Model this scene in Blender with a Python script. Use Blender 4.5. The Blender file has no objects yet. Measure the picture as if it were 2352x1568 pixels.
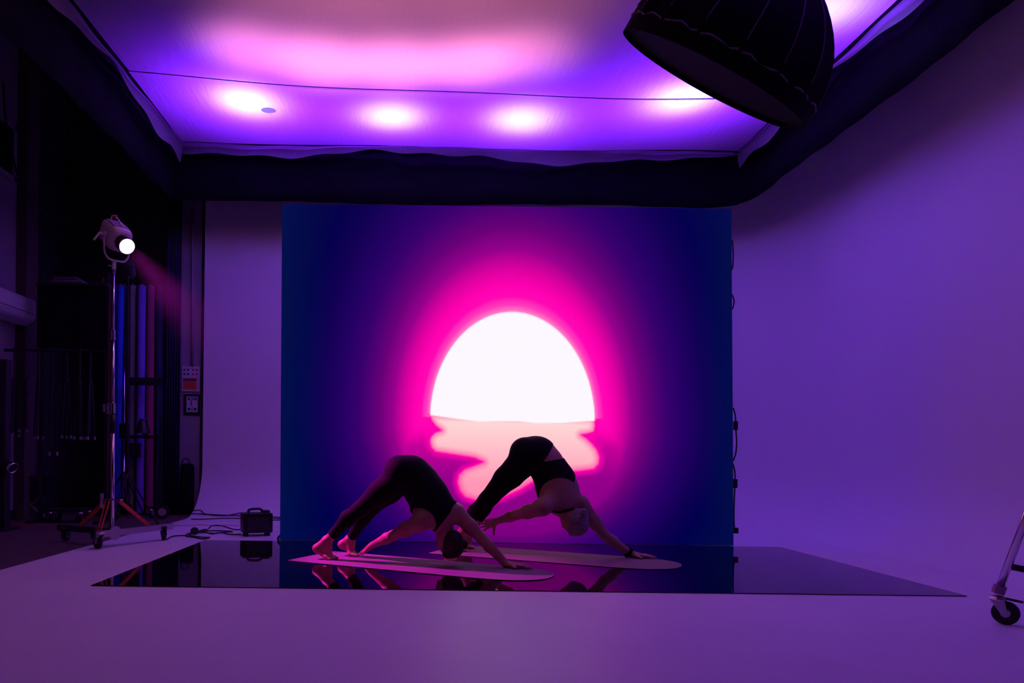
import bpy, bmesh, math, random
import numpy as np
from mathutils import Vector, Matrix

random.seed(7)
rng = np.random.default_rng(7)
scene = bpy.context.scene
COL = scene.collection

# ------------------------------------------------------------------ camera
CAM_H = 0.79          # lens height above the studio floor
FPX = 1700.0          # focal length in pixels of the 2352 px wide frame
PPX, PPY = 972.0, 1041.0   # vanishing point of the room's depth direction
ROLL = 0.0118
cam_data = bpy.data.cameras.new("camera")
cam = bpy.data.objects.new("camera", cam_data)
COL.objects.link(cam)
cam_data.sensor_width = 36.0
cam_data.lens = 36.0 * FPX / 2352.0
cam_data.shift_x = (1176.0 - PPX) / 2352.0
cam_data.shift_y = (PPY - 784.0) / 2352.0
cam_data.clip_start = 0.05
cam_data.clip_end = 60.0
cam.matrix_world = Matrix.Translation((0, 0, CAM_H)) @ Matrix.Rotation(math.pi / 2, 4, 'X') @ Matrix.Rotation(ROLL, 4, 'Z')
scene.camera = cam

def at(px, py, d):
    """world point seen at photo pixel (px, py) standing d metres deep in the room"""
    dx, dy = px - PPX, -(py - PPY)
    c, s = math.cos(ROLL), math.sin(ROLL)
    return Vector(((dx * c - dy * s) / FPX * d, d, CAM_H + (dx * s + dy * c) / FPX * d))

def atz(px, d, z):
    p = at(px, PPY, d)
    return Vector((p.x, d, z))

# ------------------------------------------------------------------ world, view, lights
world = bpy.data.worlds.new("world")
scene.world = world
world.use_nodes = True
world.node_tree.nodes["Background"].inputs[0].default_value = (0.02, 0.0, 0.08, 1)
world.node_tree.nodes["Background"].inputs[1].default_value = 0.0
scene.view_settings.view_transform = 'Standard'
scene.view_settings.look = 'None'
scene.view_settings.gamma = 1.0
scene.view_settings.use_curve_mapping = False
scene.view_settings.exposure = 0.0
scene.cycles.use_denoising = True
scene.cycles.max_bounces = 7
scene.cycles.diffuse_bounces = 4
scene.cycles.sample_clamp_indirect = 6.0
scene.cycles.caustics_reflective = False
scene.cycles.caustics_refractive = False

def lamp(name, kind, loc, power, color, aim=None, **kw):
    l = bpy.data.lights.new(name, kind)
    l.energy = power
    l.color = color
    for k, v in kw.items():
        setattr(l, k, v)
    o = bpy.data.objects.new(name, l)
    COL.objects.link(o)
    o.location = loc
    if aim is not None:
        o.rotation_euler = (Vector(aim) - Vector(loc)).to_track_quat('-Z', 'Y').to_euler()
    return o

SILK_Z = 4.30
VIOLET = (0.19, 0.012, 1.0)
PINK = (1.0, 0.26, 0.52)
PINKCORE = (1.0, 0.38, 0.85)
# studio lamps above the white ceiling silk, plus added lights, shining down through it
N_OVER = 0
def overhead(x, y, h, power, color, cone=112, soft=0.08, aim=None):
    # lights beyond the frame's top end in _offscreen; the nearest two are added, unseen
    global N_OVER
    N_OVER += 1
    above_frame = PPY - (SILK_Z + h - CAM_H) / y * FPX < 0
    lamp("overhead_light_%d%s" % (N_OVER, "_offscreen" if above_frame else ""), 'SPOT', (x, y, SILK_Z + h), power, color, aim or (x, y, 0),
         spot_size=math.radians(cone), spot_blend=0.9, shadow_soft_size=soft)
CORE = (0.32, 0.42, 1.0)
MID = (0.20, 0.09, 1.0)
for (x, y, q) in ((-1.80, 7.40, 1.05), (-0.37, 7.66, 0.85), (0.98, 7.66, 0.85), (2.48, 7.16, 1.05), (3.05, 5.75, 0.7)):
    overhead(x, y, 0.90, 230 * q, VIOLET, 140)
    overhead(x, y, 0.55, 50 * q, MID, 120)  # added light below the same lamp, fills out its violet glow
    overhead(x, y, 0.34, 34 * q, CORE, 118)  # added light close to the silk, whitens the hot spot's centre
overhead(-1.6, 3.6, 0.90, 120, PINK, 140)  # unseen lamp added nearer the camera, puts pink on the front floor
for (x, y, p) in ((2.4, 3.4, 230),):
    overhead(x, y, 0.90, p, VIOLET, 140)  # second unseen lamp added over the near part of the floor
for (x, y, p) in ((-1.55, 6.45, 0.55), (-0.95, 6.62, 1.0), (-0.30, 6.64, 1.0), (0.35, 6.60, 0.9), (0.85, 6.45, 0.45)):
    overhead(x, y, 0.52, 42 * p, PINK, 112)
for (x, y, p) in ((-1.0, 5.7, 0.5), (-0.1, 5.75, 0.5), (0.8, 5.7, 0.4)):
    overhead(x, y, 0.90, 42 * p, PINK, 112)

# ------------------------------------------------------------------ materials
MATS = {}
def mat(name, color, rough=0.6, metal=0.0, spec=0.5, var=0.08, vscale=40.0, bump=0.0, bscale=200.0, emit=None, estr=0.0, sheen=0.0, stretch=None):
    if name in MATS:
        return MATS[name]
    m = bpy.data.materials.new(name)
    m.use_nodes = True
    nt = m.node_tree
    b = nt.nodes["Principled BSDF"]
    b.inputs["Roughness"].default_value = rough
    b.inputs["Metallic"].default_value = metal
    b.inputs["Specular IOR Level"].default_value = spec
    if sheen:
        b.inputs["Sheen Weight"].default_value = sheen
    tc = nt.nodes.new("ShaderNodeTexCoord")
    src = tc.outputs["Object"]
    if stretch:
        mp = nt.nodes.new("ShaderNodeMapping")
        mp.inputs["Scale"].default_value = stretch
        nt.links.new(src, mp.inputs["Vector"])
        src = mp.outputs["Vector"]
    n = nt.nodes.new("ShaderNodeTexNoise")
    n.inputs["Scale"].default_value = vscale
    n.inputs["Detail"].default_value = 3
    nt.links.new(src, n.inputs["Vector"])
    r = nt.nodes.new("ShaderNodeValToRGB")
    c = np.array(color[:3])
    r.color_ramp.elements[0].position = 0.3
    r.color_ramp.elements[1].position = 0.7
    r.color_ramp.elements[0].color = (*(c * (1 - var)), 1)
    r.color_ramp.elements[1].color = (*np.minimum(c * (1 + var), 1.0), 1)
    nt.links.new(n.outputs["Fac"], r.inputs["Fac"])
    nt.links.new(r.outputs["Color"], b.inputs["Base Color"])
    if bump:
        n2 = nt.nodes.new("ShaderNodeTexNoise")
        n2.inputs["Scale"].default_value = bscale
        n2.inputs["Detail"].default_value = 2
        nt.links.new(src, n2.inputs["Vector"])
        bp = nt.nodes.new("ShaderNodeBump")
        bp.inputs["Strength"].default_value = bump
        bp.inputs["Distance"].default_value = 0.002
        nt.links.new(n2.outputs["Fac"], bp.inputs["Height"])
        nt.links.new(bp.outputs["Normal"], b.inputs["Normal"])
    if emit is not None:
        b.inputs["Emission Color"].default_value = (*emit, 1)
        b.inputs["Emission Strength"].default_value = estr
    MATS[name] = m
    return m

M_white = mat("white_cyc_paint", (0.80, 0.79, 0.78), 0.62, var=0.012, vscale=1.2, spec=0.35, bump=0.05, bscale=90)
M_floor = mat("white_floor_paint", (0.80, 0.79, 0.78), 0.48, var=0.03, vscale=2.0, spec=0.4, bump=0.06, bscale=120)
M_darkfloor = mat("dark_wood_floor", (0.10, 0.065, 0.06), 0.55, var=0.25, vscale=6, stretch=(1, 6, 1))
M_brick = mat("dark_painted_wall", (0.035, 0.028, 0.04), 0.85, var=0.3, vscale=7, bump=0.3, bscale=30)
M_pier = mat("pale_pier_paint", (0.30, 0.27, 0.32), 0.75, var=0.06, vscale=5)
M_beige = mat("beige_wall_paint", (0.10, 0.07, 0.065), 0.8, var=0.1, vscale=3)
M_ceil = mat("black_ceiling", (0.01, 0.01, 0.012), 0.9, var=0.2)
M_drape = mat("black_drape_cloth", (0.007, 0.007, 0.010), 0.95, spec=0.1, var=0.2, vscale=8, bump=0.2, bscale=400)
M_blackpl = mat("black_plastic", (0.012, 0.012, 0.014), 0.45, var=0.15)
M_blackmt = mat("black_matte_metal", (0.015, 0.015, 0.017), 0.5, metal=0.0, var=0.15)
M_rubber = mat("black_rubber", (0.02, 0.02, 0.02), 0.75, var=0.15)
M_chrome = mat("chrome_steel", (0.75, 0.74, 0.76), 0.18, metal=1.0, var=0.04)
M_steel = mat("brushed_aluminium", (0.62, 0.60, 0.60), 0.35, metal=1.0, var=0.08, stretch=(1, 1, 12))
M_redbar = mat("orange_red_paint", (0.75, 0.10, 0.03), 0.5, var=0.1)
M_lampw = mat("pale_grey_lamp_shell", (0.55, 0.52, 0.55), 0.45, var=0.05)
M_lampdark = mat("dark_lamp_collar", (0.03, 0.03, 0.04), 0.4, var=0.1)
M_grille = mat("grey_lamp_grille", (0.28, 0.27, 0.30), 0.6, var=0.4, vscale=220)
M_mat = mat("rubber_yoga_mat", (0.21, 0.14, 0.20), 0.8, var=0.07, vscale=260, bump=0.25, bscale=500)
M_matedge = mat("black_mat_base", (0.012, 0.012, 0.014), 0.8)
M_skin = mat("skin", (0.46, 0.23, 0.17), 0.5, var=0.08, vscale=25, spec=0.4)
M_skin2 = mat("fair_skin", (0.50, 0.27, 0.21), 0.5, var=0.08, vscale=25, spec=0.4)
M_legg = mat("black_stretch_fabric", (0.006, 0.006, 0.008), 0.85, var=0.15, vscale=300, spec=0.2)
M_hairA = mat("dark_brown_hair", (0.013, 0.006, 0.005), 0.55, var=0.7, vscale=22, bump=0.9, bscale=90, stretch=(1, 6, 6))
M_hairB = mat("blond_hair", (0.30, 0.27, 0.32), 0.5, var=0.4, vscale=22, bump=0.9, bscale=90, stretch=(1, 6, 6))
M_softfab = mat("black_softbox_fabric", (0.005, 0.005, 0.006), 0.85, spec=0.1, var=0.2, vscale=12)
M_seam = mat("grey_seam_tape", (0.16, 0.12, 0.14), 0.6, var=0.2)
M_nail = mat("pale_nail", (0.85, 0.68, 0.66), 0.25, var=0.03)

def gloss_panel():
    m = mat("black_acrylic", (0.004, 0.004, 0.005), 0.03, spec=0.5, var=0.1)
    return m
M_acryl = gloss_panel()

def silk_material(name, opacity):
    m = bpy.data.materials.new(name)
    m.use_nodes = True
    nt = m.node_tree
    nt.nodes.clear()
    out = nt.nodes.new("ShaderNodeOutputMaterial")
    mix = nt.nodes.new("ShaderNodeMixShader")
    tr = nt.nodes.new("ShaderNodeBsdfTranslucent")
    df = nt.nodes.new("ShaderNodeBsdfDiffuse")
    tr.inputs[0].default_value = (0.80, 0.79, 0.80, 1)
    df.inputs[0].default_value = (0.75, 0.74, 0.75, 1)
    tc = nt.nodes.new("ShaderNodeTexCoord")
    mp = nt.nodes.new("ShaderNodeMapping")
    mp.inputs["Scale"].default_value = (9.0, 1.2, 1.0)
    mp.inputs["Rotation"].default_value = (0, 0, 0.25)
    n = nt.nodes.new("ShaderNodeTexNoise")
    n.inputs["Scale"].default_value = 3.0
    n.inputs["Detail"].default_value = 3.0
    bp = nt.nodes.new("ShaderNodeBump")
    bp.inputs["Strength"].default_value = 0.5
    bp.inputs["Distance"].default_value = 0.02
    nt.links.new(tc.outputs["Object"], mp.inputs["Vector"])
    nt.links.new(mp.outputs["Vector"], n.inputs["Vector"])
    nt.links.new(n.outputs["Fac"], bp.inputs["Height"])
    nt.links.new(bp.outputs["Normal"], tr.inputs["Normal"])
    nt.links.new(bp.outputs["Normal"], df.inputs["Normal"])
    mix.inputs[0].default_value = 0.60
    nt.links.new(df.outputs[0], mix.inputs[1])
    nt.links.new(tr.outputs[0], mix.inputs[2])
    tp = nt.nodes.new("ShaderNodeBsdfTransparent")
    mx2 = nt.nodes.new("ShaderNodeMixShader")
    mx2.inputs[0].default_value = opacity           # open weave: the rest of the light passes straight through
    nt.links.new(tp.outputs[0], mx2.inputs[1])
    nt.links.new(mix.outputs[0], mx2.inputs[2])
    nt.links.new(mx2.outputs[0], out.inputs[0])
    return m
M_silk = silk_material("white_diffusion_silk", 0.97)
M_hem = silk_material("white_silk_hem", 0.97)

# ------------------------------------------------------------------ mesh helpers
def link(name, me, m=None, parent=None, smooth=False):
    if m is not None:
        me.materials.append(m)
    if smooth:
        me.polygons.foreach_set("use_smooth", [True] * len(me.polygons))
    o = bpy.data.objects.new(name, me)
    COL.objects.link(o)
    if parent is not None:
        o.parent = parent
        o.matrix_parent_inverse = parent.matrix_world.inverted()
    return o

def tag(o, label=None, cat=None, group=None, kind=None):
    if label: o["label"] = label
    if cat: o["category"] = cat
    if group: o["group"] = group
    if kind: o["kind"] = kind
    return o

def thing(name, loc, label, cat, group=None):
    o = bpy.data.objects.new(name, None)
    o.empty_display_size = 0.1
    COL.objects.link(o)
    o.location = loc
    o.matrix_world = Matrix.Translation(loc)
    return tag(o, label, cat, group)

class MB:
    """collects shapes; build() links them as one mesh object"""
    def __init__(self):
        self.v, self.f = [], []
    def raw(self, verts, faces):
        n = len(self.v)
        self.v += [tuple(p) for p in verts]
        self.f += [tuple(i + n for i in q) for q in faces]
        return self
    def box(self, c, size, rot=None, bevel=0.0):
        bm = bmesh.new()
        bmesh.ops.create_cube(bm, size=1.0)
        bmesh.ops.scale(bm, vec=Vector(size), verts=bm.verts)
        if bevel:
            bmesh.ops.bevel(bm, geom=bm.edges[:] , offset=bevel, segments=2, affect='EDGES', profile=0.6)
        M = Matrix.Translation(Vector(c))
        if rot is not None:
            M = M @ (rot.to_4x4() if isinstance(rot, Matrix) else Matrix.Rotation(rot, 4, 'Z'))
        bm.transform(M)
        bm.verts.index_update()
        self.raw([v.co[:] for v in bm.verts], [[v.index for v in f.verts] for f in bm.faces])
        bm.free()
        return self
    def tube(self, pts, r, seg=10, smooth=0, closed=False, caps=True):
        pts = [Vector(p) for p in pts]
        rr = list(r) if hasattr(r, "__len__") else [r] * len(pts)
        if smooth:
            P, R = [], []
            n = len(pts)
            for i in range(n - (0 if closed else 1)):
                g = (lambda k: pts[k % n]) if closed else (lambda k: pts[min(max(k, 0), n - 1)])
                p0, p1, p2, p3 = g(i - 1), g(i), g(i + 1), g(i + 2)
                for k in range(smooth):
                    t = k / smooth
                    P.append(0.5 * ((2 * p1) + (p2 - p0) * t + (2 * p0 - 5 * p1 + 4 * p2 - p3) * t * t + (3 * p1 - p0 - 3 * p2 + p3) * t ** 3))
                    R.append(rr[i % n] * (1 - t) + rr[(i + 1) % n] * t)
            if not closed:
                P.append(pts[-1]); R.append(rr[-1])
            pts, rr = P, R
        n = len(pts)
        verts, faces = [], []
        prev = None
        for i, p in enumerate(pts):
            if closed:
                t = pts[(i + 1) % n] - pts[(i - 1) % n]
            else:
                t = pts[min(i + 1, n - 1)] - pts[max(i - 1, 0)]
            t.normalize()
            if prev is None:
                a = Vector((0, 0, 1)) if abs(t.z) < 0.9 else Vector((1, 0, 0))
                u = t.cross(a).normalized()
            else:
                u = (prev - t * prev.dot(t)).normalized()
            prev = u
            w = t.cross(u)
            for k in range(seg):
                an = 2 * math.pi * k / seg
                verts.append(p + (u * math.cos(an) + w * math.sin(an)) * rr[i])
        for i in range(n if closed else n - 1):
            j = (i + 1) % n
            for k in range(seg):
                k2 = (k + 1) % seg
                faces.append((i * seg + k, i * seg + k2, j * seg + k2, j * seg + k))
        if caps and not closed:
            faces.append(tuple(reversed(range(seg))))
            faces.append(tuple((n - 1) * seg + k for k in range(seg)))
        return self.raw(verts, faces)
    def lathe(self, prof, M=None, seg=24, cap0=True, cap1=True):
        """prof: list of (radius, height) about local z"""
        M = M or Matrix()
        verts, faces = [], []
        for (r, z) in prof:
            for k in range(seg):
                a = 2 * math.pi * k / seg
                verts.append(M @ Vector((r * math.cos(a), r * math.sin(a), z)))
        for i in range(len(prof) - 1):
            for k in range(seg):
                k2 = (k + 1) % seg
                faces.append((i * seg + k, i * seg + k2, (i + 1) * seg + k2, (i + 1) * seg + k))
        if cap0: faces.append(tuple(reversed(range(seg))))
        if cap1: faces.append(tuple((len(prof) - 1) * seg + k for k in range(seg)))
        return self.raw(verts, faces)
    def prism(self, outline, z0, z1, M=None):
        M = M or Matrix()
        n = len(outline)
        verts = [M @ Vector((x, y, z0)) for x, y in outline] + [M @ Vector((x, y, z1)) for x, y in outline]
        faces = [tuple(reversed(range(n))), tuple(range(n, 2 * n))]
        for i in range(n):
            j = (i + 1) % n
            faces.append((i, j, n + j, n + i))
        return self.raw(verts, faces)
    def grid(self, fn, nu, nv, thick=None):
        verts = [fn(i / nu, j / nv) for j in range(nv + 1) for i in range(nu + 1)]
        faces = [(j * (nu + 1) + i, j * (nu + 1) + i + 1, (j + 1) * (nu + 1) + i + 1, (j + 1) * (nu + 1) + i) for j in range(nv) for i in range(nu)]
        return self.raw(verts, faces)
    def build(self, name, m, parent=None, smooth=False, angle=None):
        me = bpy.data.meshes.new(name)
        me.from_pydata([tuple(v) for v in self.v], [], self.f)
        me.update()
        o = link(name, me, m, parent, smooth or angle is not None)
        if angle is not None:
            me.set_sharp_from_angle(angle=math.radians(angle))
        return o

def axis_matrix(origin, z, x=None):
    z = Vector(z).normalized()
    x = Vector(x) if x is not None else (Vector((1, 0, 0)) if abs(z.x) < 0.9 else Vector((0, 1, 0)))
    x = (x - z * x.dot(z)).normalized()
    y = z.cross(x)
    M = Matrix((x, y, z)).transposed().to_4x4()
    M.translation = Vector(origin)
    return M

def copy_tree(o, parent=None):
    c = o.copy()
    COL.objects.link(c)
    if parent is not None:
        c.parent = parent
    for ch in [q for q in bpy.data.objects if q.parent == o]:
        copy_tree(ch, c)
    return c

# ================================================================== THE SETTING
X_L, X_R, Y_B, Y_N = -2.74, 4.30, 9.19, -1.6
CYC_TOP, COVE, CORNER = 4.60, 0.63, 0.95
FLOOR_T = 0.0

def slab(name, x0, x1, y0, y1, z0, z1, m):
    return tag(MB().box(((x0 + x1) / 2, (y0 + y1) / 2, (z0 + z1) / 2), (x1 - x0, y1 - y0, z1 - z0)).build(name, m), kind="structure")

slab("floor", X_L, X_R + 0.1, Y_N, Y_B + 0.1, -0.10, 0.0, M_floor)
slab("floor_storage", -4.80, X_L, Y_N, 9.80, -0.11, -0.006, M_darkfloor)
slab("ceiling", -4.80, X_R + 0.15, Y_N, 9.80, 5.80, 5.90, M_ceil)

# curved cyclorama: one profile (cove + upright) swept along the plan
def plan_path():
    pts = []
    n = 40
    for i in range(n + 1):
        pts.append((X_L + (X_R - CORNER - X_L) * i / n, Y_B, 0.0, -1.0))
    for i in range(1, 17):
        a = math.pi / 2 * i / 16
        pts.append((X_R - CORNER + CORNER * math.sin(a), Y_B - CORNER + CORNER * math.cos(a), -math.sin(a), -math.cos(a)))
    for i in range(1, 41):
        pts.append((X_R, Y_B - CORNER - (Y_B - CORNER - Y_N) * i / 40, -1.0, 0.0))
    return pts
def profile():
    pr = []
    for i in range(15):
        a = math.pi / 2 * i / 14
        pr.append((COVE - COVE * math.sin(a), COVE - COVE * math.cos(a) + 0.0006))
    for i in range(1, 13):
        pr.append((0.0, COVE + (CYC_TOP - COVE) * i / 12))
    return pr
def sweep(path, prof, name):
    verts, faces = [], []
    for (x, y, nx, ny) in path:
        for (o, z) in prof:
            verts.append((x + nx * o, y + ny * o, z))
    k = len(prof)
    for i in range(len(path) - 1):
        for j in range(k - 1):
            faces.append((i * k + j, i * k + j + 1, (i + 1) * k + j + 1, (i + 1) * k + j))
    # rear skin so that the shell has thickness
    b = len(verts)
    for (x, y, nx, ny) in path:
        for z in (0.0, CYC_TOP):
            verts.append((x - nx * 0.06, y - ny * 0.06, z))
    for i in range(len(path) - 1):
        faces.append((b + 2 * i, b + 2 * i + 2, b + 2 * i + 3, b + 2 * i + 1))
        faces.append((i * k + k - 1, b + 2 * i + 1, b + 2 * i + 3, (i + 1) * k + k - 1))
    for i in (0, len(path) - 1):
        faces.append(tuple([i * k + j for j in range(k)] + [b + 2 * i + 1, b + 2 * i]))
    o = MB().raw(verts, faces).build(name, M_white, angle=25)
    return tag(o, kind="structure")
path = plan_path()
cut = 40 + 8
sweep(path[:cut + 1], profile(), "wall_back")
sweep(path[cut:], profile(), "wall_right")

# storage bay on the left
slab("wall_left", -4.72, -4.62, Y_N, 8.35, -0.1, 5.80, M_pier)
slab("wall_left_recess", -4.80, -4.70, 8.35, 9.62, -0.1, 5.80, M_brick)
slab("wall_storage_back", -4.80, -3.05, 9.62, 9.72, -0.1, 5.80, M_brick)
slab("wall_pier", -3.05, -2.80, 9.26, 9.62, -0.1, 5.80, M_pier)
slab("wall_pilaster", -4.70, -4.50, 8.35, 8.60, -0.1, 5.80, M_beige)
slab("trim_1", -4.70, -3.05, 9.59, 9.62, -0.006, 0.10, M_blackpl)
slab("trim_2", -4.62, -4.59, Y_N, 8.35, -0.006, 0.10, M_blackpl)
# dark window high on the left wall
win = tag(MB().box((-4.61, 7.83, 4.07), (0.02, 0.80, 0.54)).build("window_1", M_blackpl), kind="structure")
wf = MB()
for y in (7.42, 8.24): wf.box((-4.60, y, 4.07), (0.05, 0.06, 0.62))
for z in (3.78, 4.36): wf.box((-4.60, 7.83, z), (0.05, 0.88, 0.06))
wf.build("window_frame", M_pier, win)
MB().box((-4.597, 7.83, 4.07), (0.006, 0.76, 0.52)).build("pane", mat("dark_glass", (0.01, 0.01, 0.015), 0.08), win)

# ------------------------------------------------------------------ black drapes over the cyclorama
def drape(name, pts, z0, z1, label, amp=0.012, waves=5.0):
    """hanging cloth along plan points with a soft ripple"""
    seg = []
    L = 0.0
    P = [Vector(p) for p in pts]
    dense = []
    for a, b in zip(P[:-1], P[1:]):
        n = max(2, int((b - a).length / 0.05))
        for i in range(n):
            dense.append((a.lerp(b, i / n), (b - a).normalized()))
    dense.append((P[-1], (P[-1] - P[-2]).normalized()))
    verts, faces = [], []
    nz = 10
    s = 0.0
    for i, (p, t) in enumerate(dense):
        if i: s += (p - dense[i - 1][0]).length
        nrm = Vector((-t.y, t.x))
        for j in range(nz + 1):
            k = j / nz
            w = amp * (1 - 0.6 * k) * (math.sin(s * waves) + 0.6 * math.sin(s * waves * 2.3 + 1.3))
            zb = z0 + 0.012 * math.sin(s * 1.7) + 0.006 * math.sin(s * 5.1)
            q = p + nrm * w
            verts.append((q.x, q.y, zb + (z1 - zb) * k))
    n1 = len(verts)
    th = 0.006
    for i, (p, t) in enumerate(dense):
        nrm = Vector((-t.y, t.x))
        for j in range(nz + 1):
            v = verts[i * (nz + 1) + j]
            verts.append((v[0] + nrm.x * th, v[1] + nrm.y * th, v[2]))
    m = nz + 1
    N = len(dense)
    for i in range(N - 1):
        for j in range(nz):
            a, b, c, d = i * m + j, (i + 1) * m + j, (i + 1) * m + j + 1, i * m + j + 1
            faces.append((a, b, c, d)); faces.append((n1 + d, n1 + c, n1 + b, n1 + a))
        faces.append((i * m, n1 + i * m, n1 + (i + 1) * m, (i + 1) * m))
    o = MB().raw(verts, faces).build(name, M_drape, smooth=True)
    return tag(o, label, "drape", "black border drapes")

DX0, DX1, DY1, DR = -2.93, 3.68, 8.57, 0.42
corner = []
for i in range(9):
    a = math.pi / 2 * i / 8
    corner.append((DX1 - DR + DR * math.sin(a), DY1 - DR + DR * math.cos(a)))
DZ = 3.68
drape("border_drape", [(DX0, DY1)] + corner[:5], DZ, 5.79, "black border drape hung above the glowing video wall")
drape("border_drape", corner[4:] + [(DX1, Y_N + 0.1)], DZ, 5.79, "black border drape hung along the white right-hand wall")
drape("border_drape", [(DX0, Y_N + 0.1), (DX0, DY1 - 0.03)], DZ, 5.79, "black border drape hung over the dark storage bay")

# ------------------------------------------------------------------ ceiling silk
SX0, SX1, SY0, SY1 = -2.80, 3.56, -1.2, 8.44
SEAM_Y = 7.72
def silk_z(x, y):
    u = (x - SX0) / (SX1 - SX0)
    sag = -0.045 * math.sin(math.pi * u) * (0.4 + 0.6 * math.sin(math.pi * min(max((y - 5.5) / 2.95, 0), 1)))
    z = SILK_Z + sag + 0.012 * math.sin(x * 1.9 + y)
    z += 0.05 * (0.5 - u) * 0.9           # hangs a little lower on the right
    return z
silk = thing("ceiling_silk", (0.4, 6.0, SILK_Z), "large white translucent silk stretched overhead and lit pink and violet", "fabric")
def seam_y(x):
    u = (x - SX0) / (SX1 - SX0)
    return 6.92 + 0.26 * (1 - (1 - u) ** 2)
def sheetA(u, v):
    x = SX0 + (SX1 - SX0) * u
    y = SY0 + (seam_y(x) + 0.02 - SY0) * v
    return (x, y, silk_z(x, y) + 0.012 * v ** 30)
def sheetB(u, v):
    x = SX0 + (SX1 - SX0) * u
    y0 = seam_y(x)
    y = y0 + (SY1 - y0) * v
    return (x, y, silk_z(x, y) - 0.004)
MB().grid(sheetA, 90, 130).build("silk_sheet", M_silk, silk, smooth=True)
MB().grid(sheetB, 120, 26).build("silk_sheet", M_silk, silk, smooth=True)
# seam cord between the two sheets
MB().tube([(SX0 + (SX1 - SX0) * i / 60, seam_y(SX0 + (SX1 - SX0) * i / 60), silk_z(SX0 + (SX1 - SX0) * i / 60, seam_y(SX0 + (SX1 - SX0) * i / 60)) - 0.006) for i in range(61)], 0.0016, 6).build("seam_cord", mat("mauve_cord", (0.55, 0.30, 0.50), 0.7), silk)
def hem(fn, n, drop, name="hem"):
    verts, faces = [], []
    m = 5
    for i in range(n + 1):
        p, out = fn(i / n)
        h = drop * (1 + 0.30 * math.sin(i * 0.071) + 0.16 * math.sin(i * 0.173 + 2) + 0.10 * math.sin(i * 0.41 + 1))
        for j in range(m + 1):
            k = j / m
            o = out * (0.015 + 0.03 * math.sin(k * 2.2 + i * 0.05) + 0.007 * math.sin(i * 0.37 + 3 * k))
            verts.append((p.x + o.x, p.y + o.y, p.z - h * k))
    for i in range(n):
        for j in range(m):
            faces.append((i * (m + 1) + j, (i + 1) * (m + 1) + j, (i + 1) * (m + 1) + j + 1, i * (m + 1) + j + 1))
    return MB().raw(verts, faces).build(name, M_hem, silk, smooth=True)
def edge_far(t):
    x = SX0 + (SX1 - SX0) * t
    return Vector((x, SY1, silk_z(x, SY1))), Vector((0, 1, 0))
def edge_left(t):
    y = SY0 + (SY1 - SY0) * t
    return Vector((SX0, y, silk_z(SX0, y))), Vector((-1, 0, 0))
def edge_right(t):
    y = SY0 + (SY1 - SY0) * t
    return Vector((SX1, y, silk_z(SX1, y))), Vector((1, 0, 0))
hem(edge_far, 160, 0.11)
hem(edge_left, 200, 0.20)
hem(edge_right, 200, 0.16)
fr = MB()
for x in (SX0 - 0.01, SX1 + 0.01): fr.tube([(x, SY0, SILK_Z + 0.10), (x, SY1, SILK_Z + 0.10)], 0.022, 8)
fr.tube([(SX0, SY1 + 0.01, SILK_Z + 0.10), (SX1, SY1 + 0.01, SILK_Z + 0.10)], 0.022, 8)
fr.build("frame", M_blackmt, silk)
for x in (SX0, 0.4, SX1):
    for y in ((SY0 + 0.2, 3.0, SY1) if x != 0.4 else (SY1,)):
        MB().tube([(x, y, SILK_Z + 0.10), (x, y, 5.80)], 0.004, 5).build("hanging_wire", M_blackmt, silk)
# small round patch on the silk
bm_ = MB(); px_, py_ = -1.62, 7.56
bm_.prism([(0.075 * math.cos(a * math.pi / 10), 0.06 * math.sin(a * math.pi / 10)) for a in range(20)], -0.002, 0.0, Matrix.Translation((px_, py_, silk_z(px_, py_) - 0.006)))
bm_.build("patch", M_silk, silk)

# ------------------------------------------------------------------ glossy black floor panel
panel = tag(MB().box(((-1.91 + 3.15) / 2, (4.275 + 6.505) / 2, 0.0035), (3.15 + 1.91, 6.505 - 4.275, 0.006)).build("floor_panel", M_acryl),
            "glossy black mirror-like panel laid on the white floor before the screen", "floor panel")

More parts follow.
